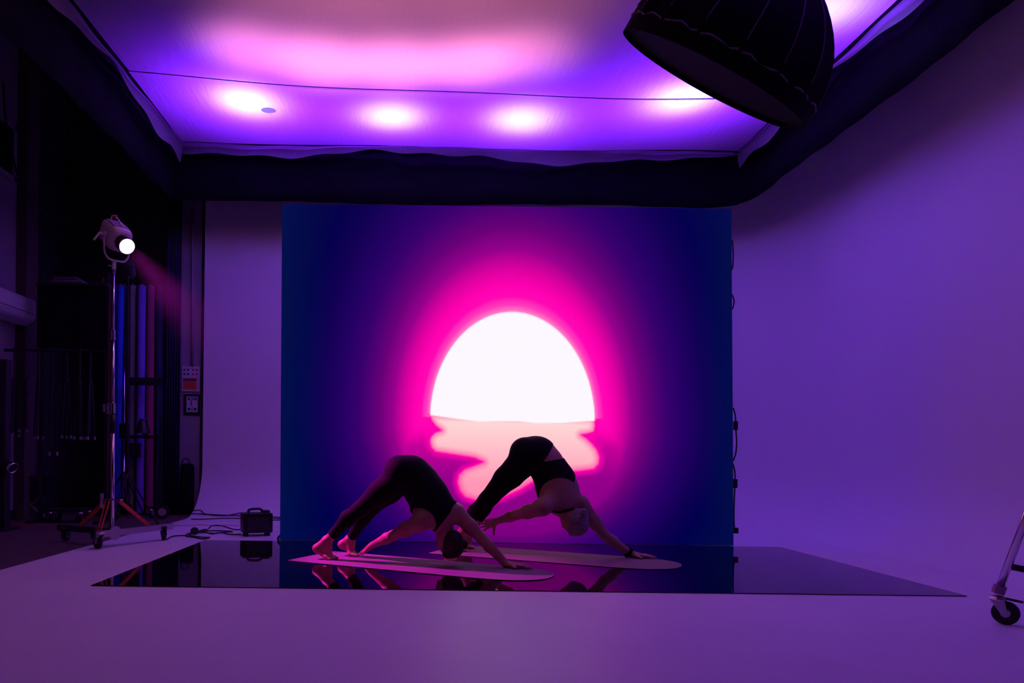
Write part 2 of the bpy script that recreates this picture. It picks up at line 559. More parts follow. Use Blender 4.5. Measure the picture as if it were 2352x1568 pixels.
# ------------------------------------------------------------------ LED wall
LED_Y = 6.545
def led_pattern(W, H, nx, ny):
    X = np.linspace(643, 1685, nx + 1)[None, :].repeat(ny + 1, 0)
    Y = np.linspace(1250, 473, ny + 1)[:, None].repeat(nx + 1, 1)
    dx, dy = X - 1177.0, Y - 968.0
    up = np.maximum(-dy, 0) / 251.0
    dn = np.maximum(dy, 0) / 168.0
    ax = np.abs(dx) / 189.0
    s = np.sqrt(ax ** 2 + up ** 2 + dn ** 2)
    s = np.where(dy > -8, np.maximum(s, np.interp(dy, (0, 15, 60, 130, 280), (1.12, 1.16, 1.37, 1.46, 1.58))), s)
    ang = (dy ** 2) / (dx ** 2 + dy ** 2 + 1e-6)
    s_h = 1 + (s - 1) * np.where(dy < 0, 1 - 0.20 * ang, 1.0)
    stops = [(1.0, (255, 125, 200)), (1.05, (255, 60, 188)), (1.11, (255, 8, 180)), (1.2, (255, 0, 176)), (1.31, (222, 0, 160)), (1.46, (150, 0, 140)), (1.62, (105, 0, 120)),
             (1.75, (80, 0, 115)), (1.88, (55, 0, 108)), (2.09, (34, 0, 98)), (2.35, (14, 0, 82)), (2.6, (0, 0, 75)), (2.85, (0, 6, 72)), (3.3, (0, 14, 76))]
    sv = np.array([q[0] for q in stops])
    cv = np.array([q[1] for q in stops], float) / 255.0
    lin = np.where(cv <= 0.04045, cv / 12.92, ((cv + 0.055) / 1.055) ** 2.4)
    rgb = np.stack([np.interp(s_h, sv, lin[:, k]) for k in range(3)], -1)
    # teal cast towards the screen's outer columns
    edge = np.clip((np.abs(dx) - 420) / 110.0, 0, 1)
    rgb[..., 1] = np.maximum(rgb[..., 1], 0.0045 * edge)
    # reflection on the drawn water
    poly = np.array([(985, 955), (991, 970), (1000, 982), (1013, 992), (998, 997), (988, 1008), (986, 1018), (990, 1032), (1000, 1042), (1050, 1049), (1090, 1055), (1110, 1064), (1090, 1072),
                     (1066, 1081), (1053, 1095), (1050, 1112), (1056, 1132), (1068, 1146), (1092, 1153), (1150, 1148), (1194, 1128), (1226, 1108), (1262, 1092), (1305, 1086), (1340, 1082), (1365, 1078), (1376, 1066),
                     (1378, 1050), (1372, 1033), (1360, 1018), (1347, 1006), (1336, 999), (1352, 996), (1365, 992), (1368, 980), (1367, 960)], float)
    dist = np.full(X.shape, 1e9)
    inside = np.zeros(X.shape, bool)
    n = len(poly)
    for i in range(n):
        a, b = poly[i], poly[(i + 1) % n]
        e = b - a
        t = np.clip(((X - a[0]) * e[0] + (Y - a[1]) * e[1]) / (e @ e), 0, 1)
        dist = np.minimum(dist, np.hypot(X - a[0] - t * e[0], Y - a[1] - t * e[1]))
        cond = (a[1] > Y) != (b[1] > Y)
        xi = a[0] + (Y - a[1]) / (e[1] if abs(e[1]) > 1e-9 else 1e-9) * e[0]
        inside ^= cond & (X < xi)
    sd = np.where(inside, -dist, dist)
    def L(c):
        c = np.array(c, float) / 255.0
        return np.where(c <= 0.04045, c / 12.92, ((c + 0.055) / 1.055) ** 2.4)
    ty = np.clip((Y - 975) / 140.0, 0, 1)[..., None]
    deep = L((255, 214, 214)) * (1 - ty) + L((255, 150, 182)) * ty
    rim = L((255, 50, 165))
    mag = L((255, 0, 172))
    k1 = np.clip(-sd / 17.0, 0, 1)[..., None] ** 0.8
    refl = rim * (1 - k1) + deep * k1
    k2 = np.clip((sd + 3) / 3.0, 0, 1)[..., None]
    refl = refl * (1 - k2) + mag * k2
    glow = np.clip(1 - sd / 16.0, 0, 1)[..., None] ** 1.3
    glow = np.where((sd < 2)[..., None], 1.0, glow * np.where((Y > 962)[..., None], 1, 0))
    rgb = rgb * (1 - glow) + refl * glow
    # the sun
    base_y = np.interp(X, (980, 988, 1040, 1100, 1150, 1190, 1230, 1290, 1375), (956, 957, 964, 971, 969.5, 969, 973, 972, 965))
    d_ell = (np.sqrt((dx / 189.5) ** 2 + ((Y - 968) / 251.0) ** 2) - 1) * 195.0
    d_sun = np.maximum(d_ell, Y - base_y)
    ks = np.clip(0.5 - d_sun / 2.6, 0, 1)[..., None]
    rgb = rgb * (1 - ks) + np.array((SUN_GAIN * 1.0, SUN_GAIN * 0.96, SUN_GAIN * 1.02)) * ks
    return X, Y, rgb
SUN_GAIN = 0.98
LED_GAIN = 1.0
def led_wall():
    nx, ny = 400, 300
    X, Y, rgb = led_pattern(4.0, 3.0, nx, ny)
    tl, tr, bl, br = at(648, 468.5, LED_Y), at(1680, 479, LED_Y), at(643, 1243, LED_Y), at(1685, 1256, LED_Y)
    root = thing("led_wall", (0.74, LED_Y, 0.0), "tall video wall showing a white setting sun in a magenta glow", "screen")
    u = np.linspace(0, 1, nx + 1)[None, :, None]
    v = np.linspace(0, 1, ny + 1)[:, None, None]
    A = [np.array(p) for p in (bl, br, tl, tr)]
    for q in A[:2]: q[2] = 0.010
    P = (A[0] * (1 - u) + A[1] * u) * (1 - v) + (A[2] * (1 - u) + A[3] * u) * v
    verts = P.reshape(-1, 3)
    idx = np.arange((nx + 1) * (ny + 1)).reshape(ny + 1, nx + 1)
    q = np.stack([idx[:-1, :-1], idx[:-1, 1:], idx[1:, 1:], idx[1:, :-1]], -1).reshape(-1, 4)
    me = bpy.data.meshes.new("screen")
    me.vertices.add(len(verts)); me.vertices.foreach_set("co", verts.ravel())
    me.loops.add(q.size); me.loops.foreach_set("vertex_index", q.ravel())
    me.polygons.add(len(q)); me.polygons.foreach_set("loop_start", np.arange(0, q.size, 4)); 
    me.update(); me.validate()
    ca = me.color_attributes.new("picture", 'FLOAT_COLOR', 'POINT')
    rgba = np.ones((len(verts), 4)); rgba[:, :3] = rgb.reshape(-1, 3) * LED_GAIN
    ca.data.foreach_set("color", rgba.ravel())
    m = bpy.data.materials.new("led_screen_picture")
    m.use_nodes = True
    nt = m.node_tree
    b = nt.nodes["Principled BSDF"]
    b.inputs["Base Color"].default_value = (0.004, 0.004, 0.005, 1)
    b.inputs["Roughness"].default_value = 0.7
    b.inputs["Specular IOR Level"].default_value = 0.1
    a = nt.nodes.new("ShaderNodeAttribute"); a.attribute_name = "picture"
    nt.links.new(a.outputs["Color"], b.inputs["Emission Color"])
    b.inputs["Emission Strength"].default_value = 1.0
    m.cycles.emission_sampling = 'FRONT'
    scr = link("screen", me, m, root)
    # cabinets behind the screen face, 0.5 m square
    n = 0
    for i in range(8):
        for j in range(6):
            c = (A[0] * (1 - (i + .5) / 8) + A[1] * (i + .5) / 8) * (1 - (j + .5) / 6) + (A[2] * (1 - (i + .5) / 8) + A[3] * (i + .5) / 8) * (j + .5) / 6
            MB().box((c[0], c[1] + 0.046, c[2]), (0.497, 0.08, 0.496)).build("cabinet", M_blackpl, root)
    for x in (-0.9, 0.7, 2.35):
        MB().box((x, LED_Y + 0.55, 0.03), (0.06, 1.0, 0.05)).tube([(x, LED_Y + 0.12, 2.2), (x, LED_Y + 1.0, 0.05)], 0.02, 8).tube([(x, LED_Y + 0.12, 0.03), (x, LED_Y + 0.12, 2.9)], 0.025, 8).build("brace", M_blackmt, root)
    # data cables looping out at the right-hand edge
    for (pts) in ([(1682, 552), (1684, 580), (1683, 612), (1680, 620)], [(1681, 676), (1686, 690), (1684, 704), (1680, 712)],
                  [(1684, 936), (1689, 955), (1690, 985), (1692, 1015), (1690, 1040), (1684, 1058)], [(1684, 1066), (1688, 1085), (1688, 1115), (1686, 1160), (1686, 1200), (1688, 1222)]):
        MB().tube([at(x, y, LED_Y + 0.05) for x, y in pts], 0.006, 6, smooth=5).build("cable", M_rubber, root)
    for (x, y, w, h) in ((1689.5, 977, 0.035, 0.08), (1688.5, 1110, 0.035, 0.08), (1690, 1218, 0.04, 0.05)):
        MB().box(at(x, y, LED_Y + 0.05), (w, 0.03, h), bevel=0.006).build("plug", M_rubber, root)
    for (pts) in ([(645, 1228), (639, 1235), (641, 1246)],):
        MB().tube([at(x, y, LED_Y + 0.04) for x, y in pts], 0.01, 6, smooth=5).build("cable", M_rubber, root)
    return root
led_wall()

# ================================================================== YOGA MATS
MAT_T = 0.005
PANEL_TOP = 0.0065
MAT_TOP = PANEL_TOP + MAT_T
def mat_shape(L, W):
    pts = []
    r0 = 0.02
    for a in range(5):
        t = math.pi + math.pi / 2 * a / 4
        pts.append((r0 + r0 * math.cos(t), r0 + r0 * math.sin(t)))
    rx, ry = 0.42, W / 2
    for a in range(33):
        t = -math.pi / 2 + math.pi * a / 32
        ct, st = math.cos(t), math.sin(t)
        e = 0.86
        pts.append((L - rx + rx * abs(ct) ** e, W / 2 + ry * math.copysign(abs(st) ** e, st)))
    for a in range(5):
        t = math.pi / 2 + math.pi / 2 * a / 4
        pts.append((r0 + r0 * math.cos(t), W - r0 + r0 * math.sin(t)))
    return pts
def yoga_mat(A, ang, L, W, label):
    M = Matrix.Translation((A[0], A[1], 0)) @ Matrix.Rotation(-math.radians(ang), 4, 'Z')
    root = thing("yoga_mat", (A[0], A[1], PANEL_TOP), label, "yoga mat", "round-ended yoga mats")
    sh = mat_shape(L, W)
    MB().prism(sh, PANEL_TOP + 0.0005, PANEL_TOP + MAT_T * 0.6, M).build("mat_base", M_matedge, root)
    MB().prism(sh, PANEL_TOP + MAT_T * 0.6, MAT_TOP, M).build("mat_surface", M_mat, root)
    return M
MAT1 = yoga_mat((-0.97, 5.315), 26.7, 1.87, 0.59, "mauve round-ended yoga mat under the person in the black tank top")
MAT2 = yoga_mat((0.048, 5.79), 25.5, 1.85, 0.61, "mauve round-ended yoga mat under the person in the open-backed crop top")

# ================================================================== PEOPLE
class Field:
    """signed distance volume, blended from tapered limbs; surface() extracts one continuous skin"""
    def __init__(self, lo, hi, h):
        self.h = h
        self.lo = np.array(lo, float)
        self.n = np.ceil((np.array(hi, float) - self.lo) / h).astype(int) + 1
        self.F = np.full(self.n, 0.5, np.float32)
    def _win(self, lo, hi):
        i0 = np.maximum(np.floor((lo - self.lo) / self.h).astype(int), 0)
        i1 = np.minimum(np.ceil((hi - self.lo) / self.h).astype(int) + 1, self.n)
        sl = tuple(slice(a, b) for a, b in zip(i0, i1))
        ax = [self.lo[k] + self.h * np.arange(i0[k], i1[k]) for k in range(3)]
        g = np.stack(np.meshgrid(*ax, indexing='ij'), -1).astype(np.float32)
        return sl, g
    def _blend(self, sl, d, k):
        a = self.F[sl]
        if a.size == 0: return
        if k <= 0:
            self.F[sl] = np.minimum(a, d)
        else:
            h = np.maximum(k - np.abs(a - d), 0) / k
            self.F[sl] = np.minimum(a, d) - h * h * k * 0.25
    def cap(self, a, b, ra, rb, k=0.03, n=None, s=1.0, off=0.0):
        a, b = np.array(a, float), np.array(b, float)
        ra, rb = ra + off, rb + off
        pad = max(ra, rb) * max(1.0, 1.0) + k + 2 * self.h
        sl, g = self._win(np.minimum(a, b) - pad, np.maximum(a, b) + pad)
        ba = b - a
        p = g - a
        if n is not None:
            n = np.array(n, float); n /= np.linalg.norm(n)
        t = np.clip((p @ ba) / max(ba @ ba, 1e-9), 0, 1)
        q = p - t[..., None] * ba
        if n is not None:
            c = q @ n
            q = q + ((s - 1) * c)[..., None] * n
        d = np.sqrt((q * q).sum(-1)) - (ra + (rb - ra) * t)
        self._blend(sl, d.astype(np.float32), k)
    def ell(self, c, axes, radii, k=0.03, off=0.0, sub=False):
        c = np.array(c, float)
        R = np.array([np.array(x, float) / np.linalg.norm(x) for x in axes])
        r = np.array(radii, float) + off
        pad = r.max() + k + 2 * self.h
        sl, g = self._win(c - pad, c + pad)
        p = (g - c) @ R.T
        k0 = np.sqrt(((p / r) ** 2).sum(-1))
        k1 = np.sqrt(((p / (r * r)) ** 2).sum(-1)) + 1e-9
        d = (k0 * (k0 - 1) / k1).astype(np.float32)
        if sub:
            a = self.F[sl]
            h = np.maximum(k - np.abs(a + d), 0) / max(k, 1e-6)
            self.F[sl] = np.maximum(a, -d) + h * h * k * 0.25
        else:
            self._blend(sl, d, k)
    def half(self, c, n):
        """keep only the side that n points away from"""
        n = np.array(n, float); n /= np.linalg.norm(n)
        ax = [self.lo[k] + self.h * np.arange(self.n[k]) for k in range(3)]
        d = (ax[0] - c[0])[:, None, None] * n[0] + (ax[1] - c[1])[None, :, None] * n[1] + (ax[2] - c[2])[None, None, :] * n[2]
        self.F = np.maximum(self.F, d.astype(np.float32))
    def surface(self, name, m, parent):
        F, h = self.F, self.h
        I = F < 0
        act = I[:-1, :-1, :-1]
        cnt = np.zeros(act.shape, np.int8)
        for dx in (0, 1):
            for dy in (0, 1):
                for dz in (0, 1):
                    cnt += I[dx:dx + act.shape[0], dy:dy + act.shape[1], dz:dz + act.shape[2]]
        cells = np.argwhere((cnt > 0) & (cnt < 8))
        vid = np.full(act.shape, -1, np.int32)
        vid[tuple(cells.T)] = np.arange(len(cells))
        acc = np.zeros((len(cells), 3)); num = np.zeros(len(cells))
        cs = [(a, b, c) for a in (0, 1) for b in (0, 1) for c in (0, 1)]
        vals = {c: F[cells[:, 0] + c[0], cells[:, 1] + c[1], cells[:, 2] + c[2]].astype(float) for c in cs}
        for c in cs:
            for k in range(3):
                if c[k] == 0:
                    e = list(c); e[k] = 1; e = tuple(e)
                    a, b = vals[c], vals[e]
                    ok = (a < 0) != (b < 0)
                    t = np.where(ok, a / np.where(ok, a - b, 1), 0)
                    P = np.tile(np.array(c, float), (len(cells), 1)); P[:, k] += t
                    acc += P * ok[:, None]; num += ok
        V = self.lo + h * (cells + acc / np.maximum(num, 1)[:, None])
        quads = []
        for k in range(3):
            sl0 = [slice(None)] * 3; sl1 = [slice(None)] * 3
            sl0[k] = slice(None, -1); sl1[k] = slice(1, None)
            diff = I[tuple(sl0)] != I[tuple(sl1)]
            E = np.argwhere(diff)
            u, v = (k + 1) % 3, (k + 2) % 3
            E = E[(E[:, u] > 0) & (E[:, v] > 0) & (E[:, u] < self.n[u] - 1) & (E[:, v] < self.n[v] - 1)]
            q = []
            for (du, dv) in ((-1, -1), (0, -1), (0, 0), (-1, 0)):
                C = E.copy(); C[:, u] += du; C[:, v] += dv
                q.append(vid[C[:, 0], C[:, 1], C[:, 2]])
            q = np.stack(q, -1)
            flip = I[E[:, 0], E[:, 1], E[:, 2]]
            q[~flip] = q[~flip][:, ::-1]
            quads.append(q)
        Q = np.concatenate(quads)
        Q = Q[(Q >= 0).all(1)]
        # two rounds of light smoothing
        for _ in range(2):
            S = np.zeros_like(V); W = np.zeros(len(V))
            for i in range(4):
                a, b = Q[:, i], Q[:, (i + 1) % 4]
                np.add.at(S, a, V[b]); np.add.at(W, a, 1)
                np.add.at(S, b, V[a]); np.add.at(W, b, 1)
            V = 0.6 * V + 0.4 * S / np.maximum(W, 1)[:, None]
        me = bpy.data.meshes.new(name)
        me.vertices.add(len(V)); me.vertices.foreach_set("co", V.ravel())
        me.loops.add(Q.size); me.loops.foreach_set("vertex_index", Q.ravel().astype(np.int32))
        me.polygons.add(len(Q)); me.polygons.foreach_set("loop_start", np.arange(0, Q.size, 4, dtype=np.int32))
        me.update(); me.validate()
        return link(name, me, m, parent, smooth=True)

def lerp(a, b, t): return a + (b - a) * t

def leg(F, hip, knee, ankle, heel, ball, foot=True, off=0.0, toe_dir=None, medial=None, rh=0.098, skin_from=None):
    th = lerp(hip, knee, 0.5)
    back = Vector((-0.55, 0, 0.75)).normalized()
    F.cap(hip, th + back * 0.004, rh, 0.081, 0.04, off=off)
    F.cap(th + back * 0.004, knee, 0.081, 0.052, 0.03, off=off)
    calf = lerp(knee, ankle, 0.33) + back * 0.012
    F.cap(knee, calf, 0.050, 0.051, 0.03, off=off)
    F.cap(calf, lerp(knee, ankle, 0.8), 0.051, 0.034, 0.03, off=off)
    F.cap(lerp(knee, ankle, 0.8), ankle, 0.034, 0.031, 0.02, off=off)
    if foot:
        F.cap(ankle, heel, 0.031, 0.029, 0.02)
        F.cap(lerp(knee, ankle, 0.86) + (heel - ankle).normalized() * 0.012, heel, 0.016, 0.024, 0.02)
        F.cap(ankle, lerp(ankle, ball, 0.5), 0.033, 0.030, 0.02)
        ac = medial.normalized()
        F.cap(lerp(ankle, ball, 0.3), ball + ac * 0.018, 0.030, 0.021, 0.02)
        F.cap(heel, ball - ac * 0.02, 0.028, 0.018, 0.02)
        F.cap(ball - ac * 0.026, ball + ac * 0.028, 0.015, 0.018, 0.02)
        F.cap(ankle + ac * 0.022, ankle + ac * 0.030, 0.013, 0.012, 0.015)
        F.cap(ankle - ac * 0.022, ankle - ac * 0.030, 0.013, 0.012, 0.015)
        for i in range(5):
            o = -0.030 + 0.0155 * i
            ln = (0.036, 0.042, 0.047, 0.052, 0.058)[i]
            r = (0.0075, 0.0078, 0.008, 0.0085, 0.0115)[i]
            b = ball + ac * o * 1.08
            b = Vector((b.x, b.y, MAT_TOP + r + 0.006))
            mid = b + toe_dir * ln * 0.6; mid.z = MAT_TOP + r + 0.004
            tip = b + toe_dir * ln; tip.z = MAT_TOP + r - 0.001
            F.cap(b, mid, r * 1.05, r, 0.008)
            F.cap(mid, tip, r, r * 0.85, 0.006)

def hand(F, wrist, palm_end, tips, thumb, nrm, rw=0.024):
    """palm plus four fingers (three phalanges) and a thumb; nrm = back of the hand"""
    nrm = Vector(nrm).normalized()
    mid = palm_end
    side = Vector(tips[3] - tips[0])
    d = (mid - wrist).normalized()
    side = (side - d * side.dot(d) - nrm * side.dot(nrm))
    side = side.normalized()
    w = 0.034
    F.cap(wrist, lerp(wrist, mid, 0.5), rw, 0.026, 0.02, n=nrm, s=1.35)
    for o in (-1, -0.33, 0.33, 1):
        F.cap(lerp(wrist, mid, 0.15) + side * o * 0.014, mid + side * o * w * 0.8, 0.016, 0.0125, 0.014)
    for i in range(4):
        o = (-1, -0.33, 0.33, 1)[i]
        k = mid + side * o * w * 0.82
        tip = tips[i]
        j1 = lerp(k, tip, 0.45) + nrm * 0.006
        j2 = lerp(k, tip, 0.76) + nrm * 0.004
        F.cap(k, j1, 0.0105, 0.0092, 0.008)
        F.cap(j1, j2, 0.0092, 0.0082, 0.005)
        F.cap(j2, tip, 0.0082, 0.0068, 0.005)
    tb = lerp(wrist, mid, 0.28) + (thumb - mid).normalized() * 0.012
    tm = lerp(tb, thumb, 0.55)
    F.cap(tb, tm, 0.016, 0.0115, 0.015)
    F.cap(tm, thumb, 0.0112, 0.0085, 0.006)

def arm(F, sh, el, wr, r0, k0=0.04):
    F.cap(sh, lerp(sh, el, 0.55), r0, r0 * 0.80, k0)
    F.cap(lerp(sh, el, 0.55), el, r0 * 0.80, 0.037, 0.03)
    F.cap(el, lerp(el, wr, 0.3), 0.037, 0.039, 0.02)
    F.cap(lerp(el, wr, 0.3), wr, 0.039, 0.025, 0.02)

def head(F, c, up, face, side, neck_a, neck_b, s=1.0):
    F.cap(neck_a, neck_b, 0.056, 0.050, 0.035)
    F.cap(neck_b, c - up * 0.03 - face * 0.01, 0.050, 0.055, 0.03)
    F.ell(c + up * 0.015 - face * 0.012, (side, face, up), (0.074 * s, 0.094 * s, 0.088 * s), 0.02)     # cranium
    F.ell(c - up * 0.035 + face * 0.030, (side, face, up), (0.058 * s, 0.068 * s, 0.080 * s), 0.03)     # face
    F.cap(c - up * 0.088 + face * 0.068, c - up * 0.094 + face * 0.078, 0.022, 0.018, 0.03)             # chin
    for q in (-1, 1):
        F.cap(c - up * 0.045 + side * q * 0.055, c - up * 0.085 + face * 0.055 + side * q * 0.022, 0.020, 0.020, 0.03)   # jaw
        F.cap(c - up * 0.012 + face * 0.070 + side * q * 0.042, c - up * 0.028 + face * 0.078 + side * q * 0.030, 0.016, 0.014, 0.02)  # cheekbone
        F.ell(c + up * 0.006 + face * 0.100 + side * q * 0.030, (side, face, up), (0.017, 0.014, 0.011), 0.012, sub=True)  # eye socket
        F.cap(c + up * 0.004 + face * 0.083 + side * q * 0.030, c + up * 0.004 + face * 0.085 + side * q * 0.030, 0.011, 0.011, 0.003)
        e = c - up * 0.008 + face * 0.006 + side * q * 0.079
        F.ell(e, (side * q + face * -0.35, face, up), (0.010, 0.020, 0.033), 0.006)                      # ear
        F.ell(e + side * q * 0.010 + face * 0.004, (side * q + face * -0.35, face, up), (0.007, 0.010, 0.019), 0.004, sub=True)
    F.cap(c + up * 0.010 + face * 0.090, c - up * 0.028 + face * 0.115, 0.008, 0.011, 0.012)             # nose
    F.cap(c - up * 0.030 + face * 0.100 + side * 0.010, c - up * 0.030 + face * 0.100 - side * 0.010, 0.008, 0.008, 0.008)
    F.cap(c + up * 0.022 + face * 0.086 + side * 0.034, c + up * 0.022 + face * 0.086 - side * 0.034, 0.012, 0.012, 0.02)   # brow
    F.cap(c - up * 0.054 + face * 0.094 + side * 0.018, c - up * 0.054 + face * 0.094 - side * 0.018, 0.007, 0.007, 0.008)  # lips
    F.cap(c - up * 0.065 + face * 0.091 + side * 0.016, c - up * 0.065 + face * 0.091 - side * 0.016, 0.008, 0.008, 0.008)

def hair_piece(root, c, up, face, side, s, m, bun, bun_r, lo, hi):
    F = Field(lo, hi, 0.004)
    F.ell(c + up * 0.015 - face * 0.014, (side, face, up), (0.080 * s, 0.099 * s, 0.094 * s), 0.0)
    F.ell(c - up * 0.020 - face * 0.040, (side, face, up), (0.066 * s, 0.060 * s, 0.070 * s), 0.03)
    # comb grooves running back to the knot
    for i in range(9):
        a = -1.25 + 2.5 * i / 8
        p0 = c + up * 0.02 + side * math.sin(a) * 0.083 * s + face * 0.03 + up * math.cos(a) * 0.075 * s
        F.cap(p0, lerp(p0, bun, 0.8) + (lerp(p0, bun, 0.5) - c).normalized() * 0.012, 0.012, 0.009, 0.012)
    F.half(c - face * 0.010, face * 1.0 - up * 0.45)
    for q in (-1, 1):
        F.ell(c - up * 0.012 + side * q * 0.085 + face * 0.01, (side, face, up), (0.03, 0.024, 0.034), 0.01, sub=True)
    h = F.surface("hair", m, root)
    B = Field(np.array(bun) - 0.07, np.array(bun) + 0.07, 0.003)
    ax = (bun - c).normalized()
    u = ax.cross(up).normalized(); w = ax.cross(u)
    for i in range(11):
        a0, a1 = 2 * math.pi * i / 8, 2 * math.pi * (i + 1) / 8
        r = bun_r * (0.62 - 0.028 * i)
        B.cap(bun + (u * math.cos(a0) + w * math.sin(a0)) * r + ax * (0.002 * i), bun + (u * math.cos(a1) + w * math.sin(a1)) * r + ax * (0.002 * i + 0.002), bun_r * 0.42, bun_r * 0.40, 0.006)
    B.cap(bun - ax * 0.02, bun + ax * 0.006, bun_r * 0.6, bun_r * 0.45, 0.01)
    B.surface("hair_bun", m, h)

VIEW = Vector((0, 1, 0))
def nails(root, tips, nrm):
    for t in tips:
        M = axis_matrix(t + Vector(nrm).normalized() * 0.0055, nrm)
        MB().lathe([(0.0045, 0.0), (0.0045, 0.0015), (0.003, 0.0022)], M, 8).build("fingernail", M_nail, root)

def person_tank():
    u = Vector((0.893, -0.449, 0)); v = Vector((0.449, 0.893, 0))
    root = thing("person", atz(930, 5.28, MAT_TOP), "person in black leggings and black tank top folded forward, one palm planted on the mat", "person")
    lo, hi = (-1.0, 4.70, -0.01), (0.95, 5.85, 0.92)
    hipN, kneeN, ankN = at(922, 1093, 5.21), at(827, 1169, 5.30), at(751, 1241, 5.39)
    hipF, kneeF, ankF = at(934, 1093, 5.37), at(853, 1166, 5.47), at(804, 1238, 5.575)
    heelN, heelF = at(728, 1259, 5.41), at(786, 1250, 5.60)
    ballN = atz(757, 5.385, MAT_TOP + 0.018); ballF = atz(811, 5.575, MAT_TOP + 0.018)
    def lower(F, off, foot):
        leg(F, hipN, kneeN, ankN, heelN, ballN, foot, off, (u * 0.96 - v * 0.05).normalized(), v)
        leg(F, hipF, kneeF, ankF, heelF, ballF, foot, off, (u * 0.98 + v * 0.03).normalized(), -v)
        F.ell(at(930, 1086, 5.29), (u, v, (0, 0, 1)), (0.112, 0.165, 0.112), 0.03, off)
        F.cap(at(918, 1080, 5.22), at(924, 1082, 5.22), 0.103, 0.103, 0.03, off=off)
        F.cap(at(930, 1080, 5.36), at(936, 1082, 5.36), 0.103, 0.103, 0.03, off=off)
        F.cap(at(946, 1088, 5.27), at(963, 1108, 5.25), 0.118, 0.112, 0.05, off=off)
        F.cap(at(963, 1108, 5.25), at(974, 1125, 5.235), 0.112, 0.116, 0.05, off=off)
    def torso(F, off):
        F.cap(at(950, 1092, 5.27), at(966, 1112, 5.245), 0.116, 0.110, 0.05, off=off)
        F.cap(at(966, 1112, 5.245), at(986, 1143, 5.215), 0.112, 0.128, 0.05, off=off)
        F.cap(at(986, 1143, 5.215), at(1003, 1172, 5.195), 0.128, 0.120, 0.05, n=VIEW, s=1.30, off=off)
        F.cap(at(1003, 1172, 5.195), at(1012, 1188, 5.19), 0.120, 0.088, 0.05, n=VIEW, s=1.25, off=off)
        F.cap(at(964, 1168, 5.30), at(968, 1180, 5.28), 0.062, 0.055, 0.05, off=off)      # chest on the far side
        F.cap(at(990, 1182, 5.19), at(972, 1192, 5.15), 0.075, 0.064, 0.05, off=off)
        F.cap(at(1014, 1180, 5.19), at(1046, 1176, 5.205), 0.072, 0.056, 0.05, off=off)
    F = Field(lo, hi, 0.0048)
    lower(F, 0.0, True)
    torso(F, 0.0)
    shL, elL, wrL = at(1049, 1178, 5.20), at(1107, 1236, 5.15), at(1163, 1296, 5.095)
    arm(F, shL, elL, wrL, 0.060)
    shR, elR, wrR = at(966, 1199, 5.13), at(902, 1230, 5.33), at(857, 1250, 5.46)
    arm(F, shR, elR, wrR, 0.062)
    up, face = Vector((0.22, -0.05, -0.97)).normalized(), Vector((-0.62, 0.76, -0.16))
    face = (face - up * face.dot(up)).normalized(); side = up.cross(face).normalized()
    c = at(1033, 1247, 5.17)
    head(F, c, up, face, side, at(1012, 1198, 5.20), at(1026, 1224, 5.18))
    # planted left hand
    fd = Vector((0.97, -0.22, 0)).normalized(); fs = Vector((0.22, 0.97, 0))
    wr = Vector(wrL); pe = Vector((wr.x + fd.x * 0.075, wr.y + fd.y * 0.075, MAT_TOP + 0.018))
    tips = []
    for o, ln in ((-0.052, 0.082), (-0.017, 0.098), (0.020, 0.092), (0.058, 0.072)):
        t = pe + fd * ln + fs * o; t.z = MAT_TOP + 0.007; tips.append(t)
    th = wr + fd * 0.075 - fs * 0.075; th.z = MAT_TOP + 0.010
    hand(F, wr, pe, tips, th, (0, 0, 1))
    tipsL = tips
    # reaching right hand, fingertips down beside the far foot
    hd = (at(838, 1261, 5.52) - wrR).normalized()
    pe = wrR + hd * 0.075
    cs = hd.cross(Vector((-0.35, -0.45, 1.0))).normalized()
    tips = []
    for o, ln in ((-0.036, 0.060), (-0.012, 0.076), (0.013, 0.073), (0.038, 0.056)):
        t = pe + hd * ln + cs * o + Vector((-0.004, 0, -0.010)); tips.append(t)
    hand(F, wrR, pe, tips, pe - cs * 0.058 + hd * 0.015 + Vector((0.0, 0.0, -0.008)), cs.cross(hd))
    F.surface("body", M_skin, root)
    nails(root, tipsL, (0, 0, 1))
    # clothing: the same blended body, a few millimetres proud, trimmed at the hems
    G = Field(lo, hi, 0.0055)
    lower(G, 0.0, False); torso(G, 0.0)
    T = Field(lo, hi, 0.0055); T.F = G.F.copy()
    G.F -= 0.0045
    G.half(lerp(kneeN, ankN, 0.84), (ankN - kneeN) + Vector((0.0, 0, -0.02)))
    G.half(at(985, 1132, 5.22), Vector((0.62, 0, -0.78)))
    G.surface("leggings", M_legg, root)
    arm(T, shL, elL, wrL, 0.060); arm(T, shR, elR, wrR, 0.062)
    T.cap(at(1012, 1198, 5.20), at(1026, 1224, 5.18), 0.056, 0.050, 0.035)
    T.F -= 0.0065
    T.half(at(962, 1104, 5.18), Vector((-0.62, 0, 0.78)))
    T.half(at(1015, 1213, 5.15), Vector((0.45, 0, -0.89)))
    T.ell(at(1064, 1188, 5.17), ((1, 0, 0), (0, 1, 0), (0, 0, 1)), (0.100, 0.22, 0.118), 0.0, sub=True)
    T.ell(at(962, 1204, 5.10), ((1, 0, 0), (0, 1, 0), (0, 0, 1)), (0.118, 0.26, 0.112), 0.0, sub=True)
    T.half(at(1052, 1150, 5.2), Vector((0.8, 0, -0.6)))
    T.half(at(938, 1196, 5.18), Vector((-0.6, 0, -0.8)))
    T.surface("tank_top", M_legg, root)
    hair_piece(root, c, up, face, side, 1.0, M_hairA, at(1062, 1250, 5.10), 0.036, np.array(c) - 0.17, np.array(c) + 0.17)

